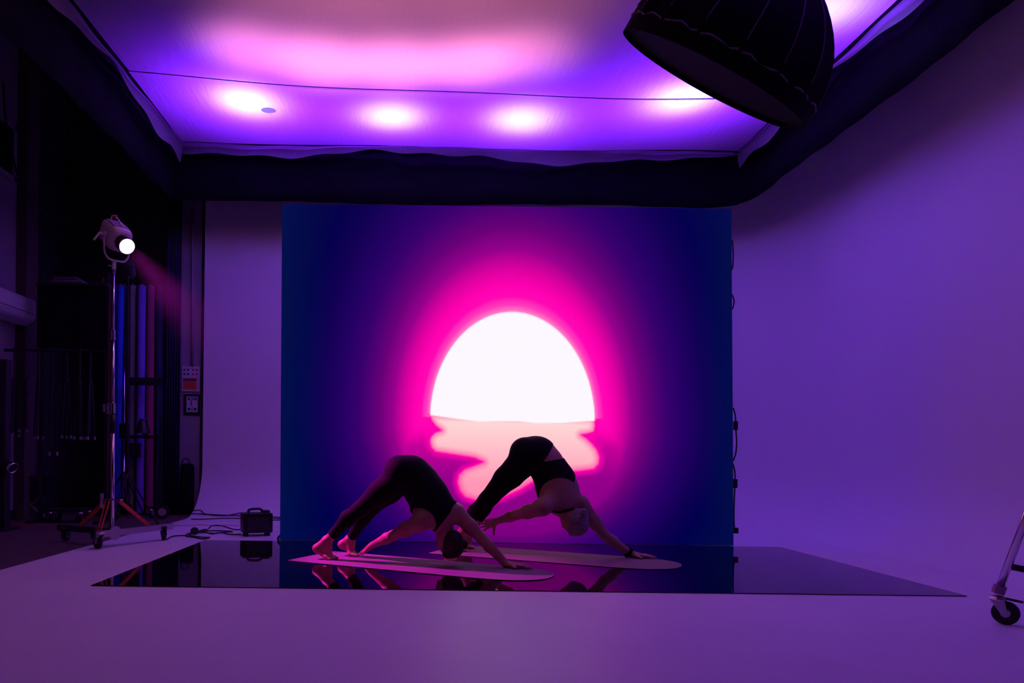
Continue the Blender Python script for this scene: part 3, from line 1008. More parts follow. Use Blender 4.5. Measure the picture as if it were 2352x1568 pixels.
def person_crop():
    u = Vector((0.9026, -0.4305, 0)); v = Vector((0.4305, 0.9026, 0))
    root = thing("person", atz(1215, 5.78, MAT_TOP), "person in black leggings and open-backed crop top folded forward before the sun", "person")
    lo, hi = (0.10, 5.15, -0.01), (1.95, 6.40, 1.02)
    hipN, kneeN, ankN = at(1205, 1052, 5.70), at(1117, 1146, 5.80), at(1049, 1238, 5.90)
    hipF, kneeF, ankF = at(1218, 1052, 5.87), at(1132, 1140, 5.98), at(1074, 1233, 6.12)
    heelN, heelF = at(1029, 1252, 5.92), at(1055, 1246, 6.14)
    ballN = atz(1053, 5.895, MAT_TOP + 0.018); ballF = atz(1079, 6.115, MAT_TOP + 0.018)
    def lower(F, off, foot):
        leg(F, hipN, kneeN, ankN, heelN, ballN, foot, off, u, v, rh=0.105)
        leg(F, hipF, kneeF, ankF, heelF, ballF, foot, off, u, -v, rh=0.105)
        F.ell(at(1219, 1041, 5.79), (u, v, (0, 0, 1)), (0.122, 0.168, 0.122), 0.03, off)
        F.cap(at(1205, 1038, 5.71), at(1211, 1040, 5.71), 0.110, 0.110, 0.03, off=off)
        F.cap(at(1220, 1036, 5.87), at(1226, 1038, 5.87), 0.110, 0.110, 0.03, off=off)
        F.cap(at(1236, 1042, 5.77), at(1252, 1063, 5.74), 0.124, 0.116, 0.05, off=off)
        F.cap(at(1252, 1063, 5.74), at(1262, 1080, 5.72), 0.116, 0.114, 0.05, off=off)
    def torso(F, off):
        F.cap(at(1240, 1046, 5.77), at(1257, 1070, 5.735), 0.120, 0.112, 0.05, off=off)
        F.cap(at(1257, 1070, 5.735), at(1276, 1106, 5.69), 0.114, 0.140, 0.05, n=VIEW, s=1.1, off=off)
        F.cap(at(1276, 1106, 5.69), at(1285, 1134, 5.66), 0.142, 0.146, 0.05, n=VIEW, s=1.45, off=off)
        F.cap(at(1285, 1134, 5.66), at(1292, 1152, 5.645), 0.146, 0.108, 0.05, n=VIEW, s=1.4, off=off)
        F.cap(at(1248, 1118, 5.80), at(1250, 1134, 5.78), 0.060, 0.052, 0.05, off=off)
        F.cap(at(1280, 1146, 5.62), at(1248, 1160, 5.55), 0.084, 0.062, 0.05, off=off)
        F.cap(at(1296, 1146, 5.64), at(1332, 1154, 5.645), 0.082, 0.056, 0.05, off=off)
    F = Field(lo, hi, 0.0048)
    lower(F, 0.0, True)
    torso(F, 0.0)
    shL, elL, wrL = at(1336, 1160, 5.64), at(1389, 1229, 5.66), at(1447, 1271, 5.672)
    arm(F, shL, elL, wrL, 0.060)
    shR, elR, wrR = at(1246, 1166, 5.53), at(1186, 1182, 5.74), at(1139, 1197, 5.90)
    arm(F, shR, elR, wrR, 0.062)
    up, face = Vector((0.20, -0.05, -0.97)).normalized(), Vector((-0.66, 0.74, -0.16))
    face = (face - up * face.dot(up)).normalized(); side = up.cross(face).normalized()
    c = at(1319, 1197, 5.60)
    head(F, c, up, face, side, at(1294, 1164, 5.64), at(1308, 1182, 5.61), 1.06)
    fd = Vector((0.985, -0.17, 0)).normalized(); fs = Vector((0.17, 0.985, 0))
    wr = Vector(wrL); pe = Vector((wr.x + fd.x * 0.082, wr.y + fd.y * 0.082, MAT_TOP + 0.020))
    tips = []
    for o, ln in ((-0.052, 0.088), (-0.017, 0.108), (0.020, 0.102), (0.058, 0.080)):
        t = pe + fd * ln + fs * o; t.z = MAT_TOP + 0.007; tips.append(t)
    th = wr + fd * 0.080 - fs * 0.080; th.z = MAT_TOP + 0.010
    hand(F, wr, pe, tips, th, (0, 0, 1))
    tipsL = tips
    # reaching right hand with spread fingers by the shin
    pe = at(1121, 1203, 5.945)
    tips = [at(1107, 1221, 5.95), at(1102, 1211, 5.97), at(1105, 1202, 5.985), at(1110, 1195, 5.985)]
    hand(F, wrR, pe, tips, at(1134, 1228, 5.93), (0.1, -1, 0.2))
    F.surface("body", M_skin2, root)
    nails(root, tipsL, (0, 0, 1))
    G = Field(lo, hi, 0.0055)
    lower(G, 0.0, False); torso(G, 0.0)
    T = Field(lo, hi, 0.0055); T.F = G.F.copy()
    G.F -= 0.0045
    G.half(lerp(kneeN, ankN, 0.56), (ankN - kneeN))
    d1 = (at(1285, 1134, 5.66) - at(1240, 1046, 5.77)).normalized()
    G.half(at(1257, 1045, 5.65), Vector((0.82, 0.0, -0.57)))
    G.surface("leggings", M_legg, root)
    arm(T, shL, elL, wrL, 0.060); arm(T, shR, elR, wrR, 0.062)
    T.F -= 0.0065
    T.half(at(1265, 1057, 5.64), Vector((-0.18, 0.0, 0.98)))
    T.half(at(1290, 1148, 5.64), Vector((0.1, 0, -1)))
    T.ell(at(1292, 1154, 5.50), ((1, 0, 0), (0, 1, 0), (0, 0, 1)), (0.205, 0.24, 0.190), 0.0, sub=True)
    T.half(at(1321, 1096, 5.64), Vector((0.9, 0.0, -0.4)))
    T.half(at(1228, 1149, 5.6), Vector((-0.7, 0, -0.7)))
    top = T.surface("crop_top", M_legg, root)
    MB().tube([at(1262, 1171, 5.535), at(1275, 1175, 5.545), at(1288, 1176, 5.55), at(1300, 1172, 5.555), at(1318, 1168, 5.56)], 0.008, 8, smooth=5).build("neck_strap", M_legg, top)
    ws = (pe - wr)
    W = Vector(wrL)
    ring = axis_matrix(lerp(W, elL, 0.06), elL - W)
    MB().tube([ring @ Vector((0.030 * math.cos(a * math.pi / 9), 0.030 * math.sin(a * math.pi / 9), 0.004 * math.sin(a * 1.9))) for a in range(18)], 0.0125, 8, smooth=2, closed=True).build("hair_tie", M_drape, root, smooth=True)
    hair_piece(root, c, up, face, side, 1.06, M_hairB, at(1340, 1178, 5.50), 0.034, np.array(c) - 0.18, np.array(c) + 0.18)

person_tank()
person_crop()

# ================================================================== ROLLING LAMP STAND
def caster(root, p, heading, r=0.045, w=0.026, mw=M_rubber, mf=M_steel, name="caster"):
    """swivel fork with a wheel; p = ground point"""
    p = Vector(p)
    h = Vector((math.cos(heading), math.sin(heading), 0)); s = Vector((-h.y, h.x, 0))
    c = p + Vector((0, 0, r))
    f = MB()
    top = c + Vector((0, 0, r * 1.15)) - h * r * 0.55
    f.lathe([(r * 0.62, -0.006), (r * 0.66, 0.0), (r * 0.55, 0.012), (r * 0.25, 0.016)], Matrix.Translation(top), 16)
    for q in (-1, 1):
        o = s * q * (w / 2 + 0.004)
        f.raw([top + o + h * r * 0.5, top + o - h * r * 0.55, c + o - h * r * 0.22 - Vector((0, 0, r * 0.2)), c + o + h * r * 0.22 - Vector((0, 0, r * 0.2)),
               top + o * 1.25 + h * r * 0.5, top + o * 1.25 - h * r * 0.55, c + o * 1.25 - h * r * 0.22 - Vector((0, 0, r * 0.2)), c + o * 1.25 + h * r * 0.22 - Vector((0, 0, r * 0.2))],
              [(0, 1, 2, 3), (7, 6, 5, 4), (0, 4, 5, 1), (1, 5, 6, 2), (2, 6, 7, 3), (3, 7, 4, 0)])
    cs = f.build(name, mf, root)
    M = axis_matrix(c, s)
    MB().lathe([(r * 0.35, -w / 2), (r * 0.82, -w / 2), (r, -w * 0.3), (r, w * 0.3), (r * 0.82, w / 2), (r * 0.35, w / 2)], M, 24).build("wheel", mw, cs, angle=40)
    MB().lathe([(r * 0.36, -w * 0.56), (r * 0.36, w * 0.56)], M, 14).build("hub", M_steel, cs)
    return top

def lamp_stand():
    base = at(258, 1222, 6.12)
    root = thing("light_stand", (base.x, base.y, 0.0), "tall chrome rolling light stand with orange-red braces beside the black floor panel", "light stand")
    top = at(261.5, 612, 6.12)
    b0 = Vector((base.x, base.y, 0.10))
    def on(y): return lerp(b0, top, (b0.z and (at(260, y, 6.12).z - b0.z) / (top.z - b0.z)))
    MB().tube([b0, on(968)], 0.0165, 12).build("lower_pole", M_chrome, root, smooth=True)
    MB().tube([on(968), on(782)], 0.0120, 12).build("middle_pole", M_chrome, root, smooth=True)
    MB().tube([on(790), on(624)], 0.0085, 12).build("upper_pole", M_chrome, root, smooth=True)
    MB().tube([on(992), on(952)], 0.023, 14).build("grip_sleeve", M_blackpl, root, smooth=True)
    MB().tube([on(949), on(926)], 0.0205, 14).box(on(938) + Vector((-0.032, 0, 0)), (0.03, 0.03, 0.09), bevel=0.004).build("clamp_collar", M_chrome, root)
    cl = on(937)
    MB().tube([cl + Vector((-0.04, 0, 0)), cl + Vector((-0.072, 0, 0))], 0.007, 8).box(cl + Vector((-0.076, 0, 0.0)), (0.012, 0.02, 0.062), bevel=0.003).build("clamp_knob", M_chrome, root)
    MB().tube([on(781), on(758)], 0.0155, 12).tube([on(779), on(775)], 0.019, 12).tube([on(760), on(757)], 0.018, 12).build("clamp_collar", M_chrome, root)
    MB().tube([on(630), on(618)], 0.012, 10).build("pole_end", M_chrome, root)
    c1, c2, c3 = Vector((-2.585, 5.90, 0)), Vector((-2.275, 6.52, 0)), Vector((-3.07, 6.38, 0))
    e1, e2, e3 = Vector((-2.60, 5.86, 0.115)), Vector((-2.235, 6.60, 0.115)), Vector((-3.14, 6.40, 0.115))
    def bar(a, b, w, h, m, nm):
        d = (b - a).normalized(); M = axis_matrix((a + b) / 2, d, (0, 0, 1)).to_3x3()
        return MB().box((a + b) / 2, (h, w, (b - a).length), M, 0.003).build(nm, m, root)
    bar(e1, e2, 0.045, 0.050, M_steel, "base_leg")
    bar(e3, b0 + Vector((-0.02, 0.0, 0.015)), 0.045, 0.050, M_blackmt, "base_leg")
    MB().lathe([(0.058, -0.006), (0.058, 0.006)], axis_matrix(b0 + Vector((0.035, -0.03, 0.005)), (e2 - e1).cross(Vector((0, 0, 1)))), 20).build("gusset_plate", M_steel, root)
    MB().tube([e1 + Vector((0, 0, -0.03)), e1 + Vector((0, 0, 0.06))], 0.022, 10).build("end_cap", M_blackpl, root)
    caster(root, c1, 2.5, 0.058, 0.03)
    caster(root, c2, 1.7, 0.052, 0.03, mf=M_blackmt)
    caster(root, c3, 1.4, 0.052, 0.03, mf=M_blackmt)
    plate = on(1147)
    MB().box(plate, (0.155, 0.06, 0.012), bevel=0.003).build("brace_plate", M_chrome, root)
    MB().tube([plate + Vector((-0.09, 0, -0.07)), plate + Vector((-0.09, 0, 0.05))], 0.014, 10).build("lock_pin", M_steel, root)
    bar(plate + Vector((0.06, -0.01, -0.01)), lerp(b0, e2, 0.62) + Vector((0.0, -0.03, 0.03)), 0.012, 0.032, M_redbar, "brace")
    bar(plate + Vector((-0.06, 0.0, -0.01)), lerp(b0, e3, 0.60) + Vector((0, 0, 0.03)), 0.012, 0.034, M_redbar, "brace")
    bar(plate + Vector((-0.012, -0.03, -0.01)), lerp(b0, e1, 0.55) + Vector((-0.01, -0.03, 0.0)), 0.008, 0.014, M_redbar, "brace")
    bar(plate + Vector((-0.045, -0.03, -0.01)), lerp(b0, e1, 0.35) + Vector((-0.06, -0.03, 0.0)), 0.008, 0.012, M_redbar, "brace")
    return on(618)
def studio_lamp():
    seat = lamp_stand()
    root = thing("studio_lamp", seat, "lit studio lamp with pale housing and glowing round head on a chrome stand", "lamp")
    dc = at(292, 566, 5.98)                     # centre of the glowing disc
    body = at(257, 527, 6.14)
    ax = Vector((0.62, -0.58, -0.50)).normalized()
    sx = ax.cross(Vector((0, 0, 1))).normalized(); sy = sx.cross(ax)
    # housing: rounded wedge box along the axis
    R = Matrix((sx, sy, ax)).transposed()
    c = dc - ax * 0.20
    M = R.to_4x4(); M.translation = c
    prof = [(-0.20, 0.050, 0.062), (-0.18, 0.078, 0.088), (-0.06, 0.086, 0.098), (0.03, 0.090, 0.100), (0.075, 0.084, 0.092), (0.095, 0.066, 0.072)]
    verts, faces = [], []
    nseg = 24
    for (z, hx, hy) in prof:
        for k in range(nseg):
            a = 2 * math.pi * k / nseg
            ca, sa = math.cos(a), math.sin(a)
            e = 0.45
            verts.append(M @ Vector((hx * math.copysign(abs(ca) ** e, ca), hy * math.copysign(abs(sa) ** e, sa), z)))
    for i in range(len(prof) - 1):
        for k in range(nseg):
            k2 = (k + 1) % nseg
            faces.append((i * nseg + k, i * nseg + k2, (i + 1) * nseg + k2, (i + 1) * nseg + k))
    faces += [tuple(reversed(range(nseg))), tuple((len(prof) - 1) * nseg + k for k in range(nseg))]
    MB().raw(verts, faces).build("housing", M_lampw, root, angle=50)
    MB().box(M @ Vector((0, 0.100, -0.06)), (0.12, 0.006, 0.17), R).build("grille", M_grille, root)
    MB().lathe([(0.062, 0.10), (0.066, 0.115), (0.062, 0.135), (0.046, 0.14)], M, 24).build("mount_ring", M_lampdark, root, angle=40)
    MB().lathe([(0.042, 0.13), (0.046, 0.16), (0.056, 0.185), (0.061, 0.197), (0.061, 0.200)], M, 28, cap1=False).build("reflector", M_lampw, root, angle=40)
    M_glow = mat("lamp_glow", (0.9, 0.85, 0.9), 0.3, emit=(1.0, 0.80, 1.0), estr=14.0)
    MB().lathe([(0.0595, 0.196), (0.058, 0.206), (0.048, 0.214), (0.03, 0.220), (0.005, 0.222)], M, 28).build("glowing_diffuser", M_glow, root, smooth=True)
    MB().tube([M @ Vector(p) for p in ((0, 0.085, -0.20), (0, 0.128, -0.19), (0, 0.134, -0.08), (0, 0.106, 0.01))], 0.007, 8, smooth=6).build("carry_handle", M_lampw, root, smooth=True)
    MB().tube([M @ Vector((0, 0.122, -0.130)), M @ Vector((0, 0.150, -0.125))], 0.012, 10).build("red_knob", mat("red_plastic", (0.6, 0.02, 0.02), 0.4), root)
    # U-shaped yoke from the spigot up both sides
    sp = seat + Vector((0, 0, 0.055))
    hx = sx * (1 if sx.x > 0 else -1)
    piv = c - ax * 0.02
    Lp, Rp = piv - hx * 0.104, piv + hx * 0.104
    hz = Vector((hx.x, hx.y, 0)).normalized()
    low = sp.z + 0.012
    pts = [Lp, Vector((Lp.x, Lp.y, low + 0.10)), Vector((Lp.x, Lp.y, low + 0.05)) + hz * 0.006, Vector((Lp.x, Lp.y, low + 0.015)) + hz * 0.028, Vector((Lp.x, Lp.y, low)) + hz * 0.06,
           Vector((Rp.x, Rp.y, low)) - hz * 0.06, Vector((Rp.x, Rp.y, low + 0.015)) - hz * 0.028, Vector((Rp.x, Rp.y, low + 0.05)) - hz * 0.006, Vector((Rp.x, Rp.y, low + 0.10)), Rp]
    MB().tube(pts, 0.0085, 8, smooth=5).build("yoke", M_lampw, root, smooth=True)
    for (q, P) in ((-1, Lp), (1, Rp)):
        MB().tube([P - hx * 0.010, P + hx * 0.010], 0.028, 16).build("pivot", M_lampw, root, angle=40)
    MB().tube([Lp, Lp - hx * 0.045], 0.013, 10).tube([Lp - hx * 0.040, Lp - hx * 0.085 + Vector((0, 0, -0.065))], [0.011, 0.008], 8).build("tilt_lever", M_lampw, root)
    MB().tube([seat + Vector((0, 0, 0.0)), sp + Vector((0, 0, 0.015))], 0.017, 14).build("spigot", M_lampw, root, angle=40)
    MB().tube([seat + Vector((-0.017, 0, 0.026)), seat + Vector((-0.045, 0, 0.030))], 0.006, 8).build("set_screw", M_lampw, root)
    lamp("studio_lamp_light", 'SPOT', M @ Vector((0, 0, 0.29)), 900, (0.95, 0.02, 0.78), (-0.22, 5.30, 0.15), spot_size=math.radians(30), spot_blend=0.7, shadow_soft_size=0.06)
    return root
studio_lamp()

# ================================================================== POWER STATION AND CABLES
def power_station():
    p = atz(591, 6.98, 0.0)
    R = Matrix.Rotation(math.radians(22), 3, 'Z')
    root = thing("power_station", p, "small black portable power station with carry handle on the white floor", "power station")
    def L(x, y, z): return p + R @ Vector((x, y, z))
    MB().box(L(0, 0, 0.122), (0.275, 0.20, 0.185), R, 0.018).build("body", M_blackpl, root, angle=40)
    MB().box(L(0, -0.102, 0.122), (0.20, 0.006, 0.12), R, 0.002).build("front_panel", M_lampdark, root)
    MB().tube([L(-0.075, 0, 0.208), L(-0.075, 0, 0.235), L(-0.055, 0, 0.246), L(0.0, 0, 0.250), L(0.035, 0, 0.246), L(0.05, 0, 0.232), L(0.05, 0, 0.208)], 0.012, 8, smooth=5).build("handle", M_blackpl, root, smooth=True)
    MB().box(L(0.085, 0.0, 0.224), (0.065, 0.08, 0.022), R, 0.004).build("top_plug", M_blackpl, root)
    for x in (-0.10, 0.10):
        for y in (-0.07, 0.07):
            MB().lathe([(0.016, 0.0), (0.014, 0.034)], Matrix.Translation(L(x, y, 0)), 12).build("foot", M_rubber, root)
power_station()
def fl(px, py):
    """floor point seen at a pixel"""
    y = py - (px - PPX) * ROLL
    d = FPX * CAM_H / (y - PPY)
    if px > 440 and d > Y_B - COVE:              # rests on the curved foot of the back wall
        d = Y_B - COVE
        while d < Y_B - 0.02 and at(px, py, d).z > COVE - math.sqrt(COVE ** 2 - (d - Y_B + COVE) ** 2) + 0.008:
            d += 0.004
        return at(px, py, d) + Vector((0, -0.008, 0.004))
    return atz(px, d, 0.006)
def cable(pts, label, m=M_rubber, r=0.006, lift=()):
    P = [fl(*q) for q in pts]
    for i, z in lift: P[i].z = z
    o = MB().tube(P, r, 7, smooth=7).build("power_cable", m, smooth=True)
    return tag(o, label, "cable", "cables on the studio floor")
cable([(441, 1180), (452, 1180), (480, 1181.5), (510, 1183), (540, 1184), (575, 1186), (606, 1190), (640, 1191), (668, 1192)], "black cable running straight past the rear of the power station")
cable([(441, 1173), (461, 1172), (471, 1180), (500, 1184), (528, 1183), (555, 1178), (575, 1181), (600, 1185), (640, 1188), (664, 1189)], "black cable with a raised kink leaving the dark storage bay")
q = cable([(441, 1193), (470, 1193), (515, 1190.5), (552, 1191), (600, 1196), (641, 1195), (664, 1196)], "black cable sagging down from the curved wall end to the power station")
cable([(384, 1240), (398, 1233), (418, 1231), (432, 1231), (444, 1226), (452, 1223), (470, 1217), (478, 1217), (490, 1208), (510, 1208), (530, 1214), (542, 1217), (556, 1217)], "black cable from the rolling stand's wheel to the power station's left side")
cable([(429, 1232), (431, 1228), (444, 1224), (460, 1221), (480, 1220), (505, 1220), (530, 1221), (536, 1222), (520, 1223), (500, 1225), (488, 1227), (470, 1222), (452, 1224)], "coiled black cable loop lying left of the power station")
cable([(430, 1233), (448, 1235), (468, 1239), (484, 1235.5), (472, 1235), (450, 1233), (437, 1229), (445, 1226)], "short loose black cable loop closest to the black floor panel's corner")
cable([(452, 1226), (470, 1224), (495, 1226), (512, 1224), (530, 1228), (556, 1228)], "thin black cable entering the power station near its feet")
cable([(350, 1205), (395, 1208), (430, 1208), (462, 1206), (500, 1209), (530, 1207), (552, 1209)], "thin red cable lying along the white floor behind the stand", M_redbar, 0.003)
cable([(-20, 1200), (10, 1201), (25, 1203), (40, 1206), (70, 1206), (95, 1208), (120, 1207), (150, 1206)], "thin red cable crossing the dark wooden floor", M_redbar, 0.004)
co = fl(449, 1229); co.z = 0
rp = thing("cable_plug", co, "round black cable plug standing amid the looped cables", "plug")
MB().lathe([(0.030, -0.02), (0.036, -0.012), (0.036, 0.012), (0.028, 0.02)], axis_matrix(co + Vector((0, 0, 0.040)), (0.5, -0.8, 0.1)), 18).build("plug_body", M_rubber, rp, angle=40)
MB().tube([co + Vector((0, 0, 0.01)), co + Vector((0.01, 0, 0.03))], 0.012, 8).build("cord_grip", M_rubber, rp)

# ================================================================== SIGNS ON THE PIER
def text_mesh(body, size, M, m, parent, name="lettering"):
    cu = bpy.data.curves.new(name, 'FONT')
    cu.body = body; cu.size = size; cu.align_x = 'CENTER'; cu.align_y = 'CENTER'; cu.extrude = 0.0006
    o = bpy.data.objects.new(name, cu)
    COL.objects.link(o)
    dg = bpy.context.evaluated_depsgraph_get()
    me = bpy.data.meshes.new_from_object(o.evaluated_get(dg))
    bpy.data.objects.remove(o)
    me.transform(M)
    return link(name, me, m, parent)
def signs():
    y0 = 9.255
    M_w = mat("white_sign_board", (0.62, 0.60, 0.64), 0.5, var=0.04)
    M_b = mat("navy_print", (0.02, 0.02, 0.07), 0.5)
    M_r = mat("red_print", (0.55, 0.05, 0.04), 0.5)
    M_o = mat("orange_red_print", (0.70, 0.14, 0.06), 0.5)
    F = Matrix.Rotation(math.pi / 2, 4, 'X')
    c = at(438.5, 870, y0)
    root = thing("warning_sign", (c.x, y0, c.z), "white warning board with eight coloured dots and a red panel on the pier", "sign")
    w, h = 0.222, 0.315
    MB().box((c.x, y0 - 0.004, c.z), (w, 0.008, h), bevel=0.003).build("board", M_w, root)
    for i, (x, z) in enumerate(((-0.36, 0.36), (-0.15, 0.36), (-0.36, 0.19), (-0.15, 0.19), (0.13, 0.36), (0.33, 0.36), (0.13, 0.19), (0.33, 0.19))):
        MB().lathe([(0.0135, 0), (0.0135, 0.002)], axis_matrix((c.x + x * w, y0 - 0.008, c.z + z * h), (0, -1, 0)), 18).build("dot", M_b if i < 4 else M_r, root)
    MB().box((c.x - 0.01, y0 - 0.009, c.z - 0.010), (0.170, 0.002, 0.036)).build("header", M_b, root)
    T = Matrix.Translation((c.x - 0.01, y0 - 0.0105, c.z - 0.010)) @ F
    text_mesh("WARNING", 0.036, T, M_r, root)
    MB().box((c.x - 0.01, y0 - 0.009, c.z - 0.083), (0.170, 0.002, 0.104)).build("red_panel", M_o, root)
    for k in range(5):
        MB().box((c.x - 0.01, y0 - 0.0105, c.z - 0.050 - 0.017 * k), ((0.13, 0.14, 0.12, 0.14, 0.15)[k], 0.001, 0.006)).build("print_line", M_r, root)
    c = at(441, 929, y0)
    root = thing("framed_notice", (c.x, y0, c.z), "black-framed notice with a walking figure below the warning board", "sign")
    MB().box((c.x, y0 - 0.004, c.z), (0.205, 0.008, 0.262), bevel=0.004).build("frame", M_blackpl, root)
    MB().box((c.x + 0.005, y0 - 0.009, c.z + 0.005), (0.142, 0.002, 0.195)).build("paper", M_w, root)
    MB().box((c.x + 0.005, y0 - 0.0105, c.z + 0.072), (0.112, 0.001, 0.032)).build("header", M_b, root)
    MB().box((c.x + 0.005, y0 - 0.0105, c.z - 0.058), (0.112, 0.001, 0.030)).build("footer", M_b, root)
    for (x, z, ww) in ((-0.012, 0.072, 0.036), (0.026, 0.072, 0.028), (0.005, -0.058, 0.052)):
        MB().box((c.x + x, y0 - 0.0115, c.z + z), (ww, 0.001, 0.014)).build("print_line", M_w, root)
    g = MB()
    cx, cz = c.x - 0.005, c.z + 0.010
    g.lathe([(0.007, 0), (0.007, 0.001)], axis_matrix((cx, y0 - 0.0105, cz + 0.034), (0, -1, 0)), 12)
    for a, b, r in (((0, 0.026), (0, -0.002), 0.005), ((0, 0), (-0.018, -0.034), 0.0035), ((0, 0), (0.016, -0.030), 0.0035), ((0, 0.02), (-0.014, 0.004), 0.0028), ((0, 0.02), (0.013, 0.006), 0.0028)):
        g.tube([(cx + a[0], y0 - 0.0105, cz + a[1]), (cx + b[0], y0 - 0.0105, cz + b[1])], r * 0.999, 6)
    o = g.build("walking_figure", M_b, root); o["kind"] = "stuff"
    p0, p1 = at(442, 476, y0 - 0.01), at(442, 842, y0 - 0.01)
    pc = thing("conduit_pipe", (p1.x, p1.y, p1.z), "thin pale conduit pipe running down the pier to the warning board", "pipe")
    MB().tube([p0, p1], 0.014, 10).build("pipe", M_pier, pc, smooth=True)
    for y in (500, 625, 790):
        q_ = at(442, y, y0 - 0.004); MB().box(q_, (0.05, 0.012, 0.02)).build("pipe_clip", M_steel, pc)
    c = at(430, 1090, y0 - 0.05)
    bag = thing("equipment_bag", (c.x, c.y, c.z), "dark rounded equipment bag leaning on the pier under the notice", "bag")
    MB().box((c.x, c.y, 0.32), (0.17, 0.10, 0.62), bevel=0.045).build("bag_body", M_drape, bag, smooth=True)
    MB().tube([(c.x - 0.05, c.y - 0.05, 0.60), (c.x - 0.03, c.y - 0.07, 0.68), (c.x + 0.03, c.y - 0.07, 0.68), (c.x + 0.05, c.y - 0.05, 0.60)], 0.008, 6, smooth=5).build("strap", M_blackpl, bag)
signs()

# ================================================================== STORAGE BAY
def paper_roll(px0, px1, d, ytop, color, label, lean=0.0, ybot=None):
    p = atz((px0 + px1) / 2, d, -0.006)
    r = (px1 - px0) / 2 / FPX * d
    t = at((px0 + px1) / 2 + lean, ytop, d)
    root = thing("paper_roll", p, label, "paper roll", "seamless paper rolls stored upright")
    m = mat("paper_%d_%d" % (px0, int(d * 10)), color, 0.85, var=0.05, vscale=4)
    ax = (t - p)
    M = axis_matrix(p, ax)
    L = ax.length
    MB().lathe([(r, 0.03), (r, L)], M, 24).build("paper", m, root, angle=40)
    MB().lathe([(r * 0.45, 0.0), (r * 0.45, 0.029)], M, 16).build("core_bottom", mat("card_core", (0.2, 0.14, 0.1), 0.9), root)
    MB().lathe([(r * 0.45, L + 0.0005), (r * 0.45, L + 0.02)], M, 16).build("core_end", mat("card_core", (0.2, 0.14, 0.1), 0.9), root)
paper_roll(240, 254, 9.12, 654, (0.40, 0.03, 0.02), "red seamless paper roll standing nearest the black storage panel", 2)
paper_roll(255, 270, 9.22, 657, (0.02, 0.06, 0.45), "narrow dark blue seamless paper roll half hidden behind the bright blue roll", 4)
paper_roll(262, 277, 9.02, 656, (0.02, 0.10, 0.85), "bright blue leaning seamless paper roll behind the chrome light stand", 8)
paper_roll(279, 293, 9.20, 656, (0.03, 0.04, 0.20), "navy seamless paper roll between the blue and grey rolls")
paper_roll(296, 310, 9.10, 656, (0.32, 0.34, 0.34), "grey seamless paper roll in the upright row", 3)
paper_roll(313, 331, 9.05, 656, (0.22, 0.12, 0.70), "violet seamless paper roll in the upright row", 4)
paper_roll(336, 353, 9.10, 657, (0.38, 0.05, 0.16), "maroon seamless paper roll in the upright row", 2)
paper_roll(358, 376, 9.15, 658, (0.03, 0.03, 0.12), "darkest navy seamless paper roll beside the maroon roll")

# dark curtain beside the rolls
cx0, cx1 = at(380, 900, 9.10).x, at(414, 900, 9.10).x
cv, cf = [], []
for i in range(41):
    for j in range(2):
        x = cx0 + (cx1 - cx0) * i / 40
        cv.append((x, 9.10 + 0.035 * math.sin(i * 0.9), 0.02 if j == 0 else 3.86))
for i in range(40): cf.append((2 * i, 2 * i + 2, 2 * i + 3, 2 * i + 1))
cur = tag(MB().raw(cv, cf).build("side_curtain", mat("dark_blue_curtain", (0.02, 0.02, 0.09), 0.9, var=0.2), smooth=True), "dark blue curtain hanging in narrow folds beside the paper rolls", "curtain")
cur.modifiers.new("thickness", 'SOLIDIFY').thickness = 0.006

def roll_rack():
    y = 8.92
    x0, x1 = at(285, 900, y).x, at(372, 900, y).x
    root = thing("roll_rack", ((x0 + x1) / 2, y, 0), "black rolling rack whose crossbars hold the paper rolls upright", "rack")
    for py, hh in ((876, 0.095), (1003, 0.035)):
        z = at(330, py, y).z
        MB().box(((x0 + x1) / 2, y, z), (x1 - x0, 0.03, hh), bevel=0.004).build("crossbar", M_blackmt, root)
    for x in (x0 + 0.02, x1 - 0.02):
        MB().box((x, y + 0.03, 0.66), (0.03, 0.03, 1.14), bevel=0.003).build("upright", M_blackmt, root)
        MB().box((x, y - 0.05, 0.115), (0.05, 0.42, 0.03), bevel=0.003).build("foot_bar", M_blackmt, root)
        caster(root, (x, y - 0.22, -0.006), 1.2, 0.045, 0.025)
    z = at(310, 1034, y).z
    MB().box((at(310, 1034, y).x, y - 0.04, z), (0.155, 0.05, 0.17), bevel=0.006).build("counterweight", M_blackpl, root)
roll_rack()
def clamp_fan():
    c = at(328, 978, 8.86)
    root = thing("clamp_lamp", (c.x, c.y, c.z), "black cone-shaped clamp lamp on the rack's lower crossbar", "lamp")
    MB().lathe([(0.085, -0.085), (0.045, 0.07), (0.03, 0.085)], Matrix.Translation(c), 20).build("shade", M_blackpl, root, angle=40)
    MB().tube([c + Vector((0.03, 0, 0.085)), c + Vector((0.06, 0, 0.10))], 0.012, 8).build("knob", M_steel, root)
    MB().tube([c + Vector((0, 0, -0.08)), c + Vector((0, 0.03, -0.12))], 0.012, 8).build("stem", M_blackmt, root)
clamp_fan()

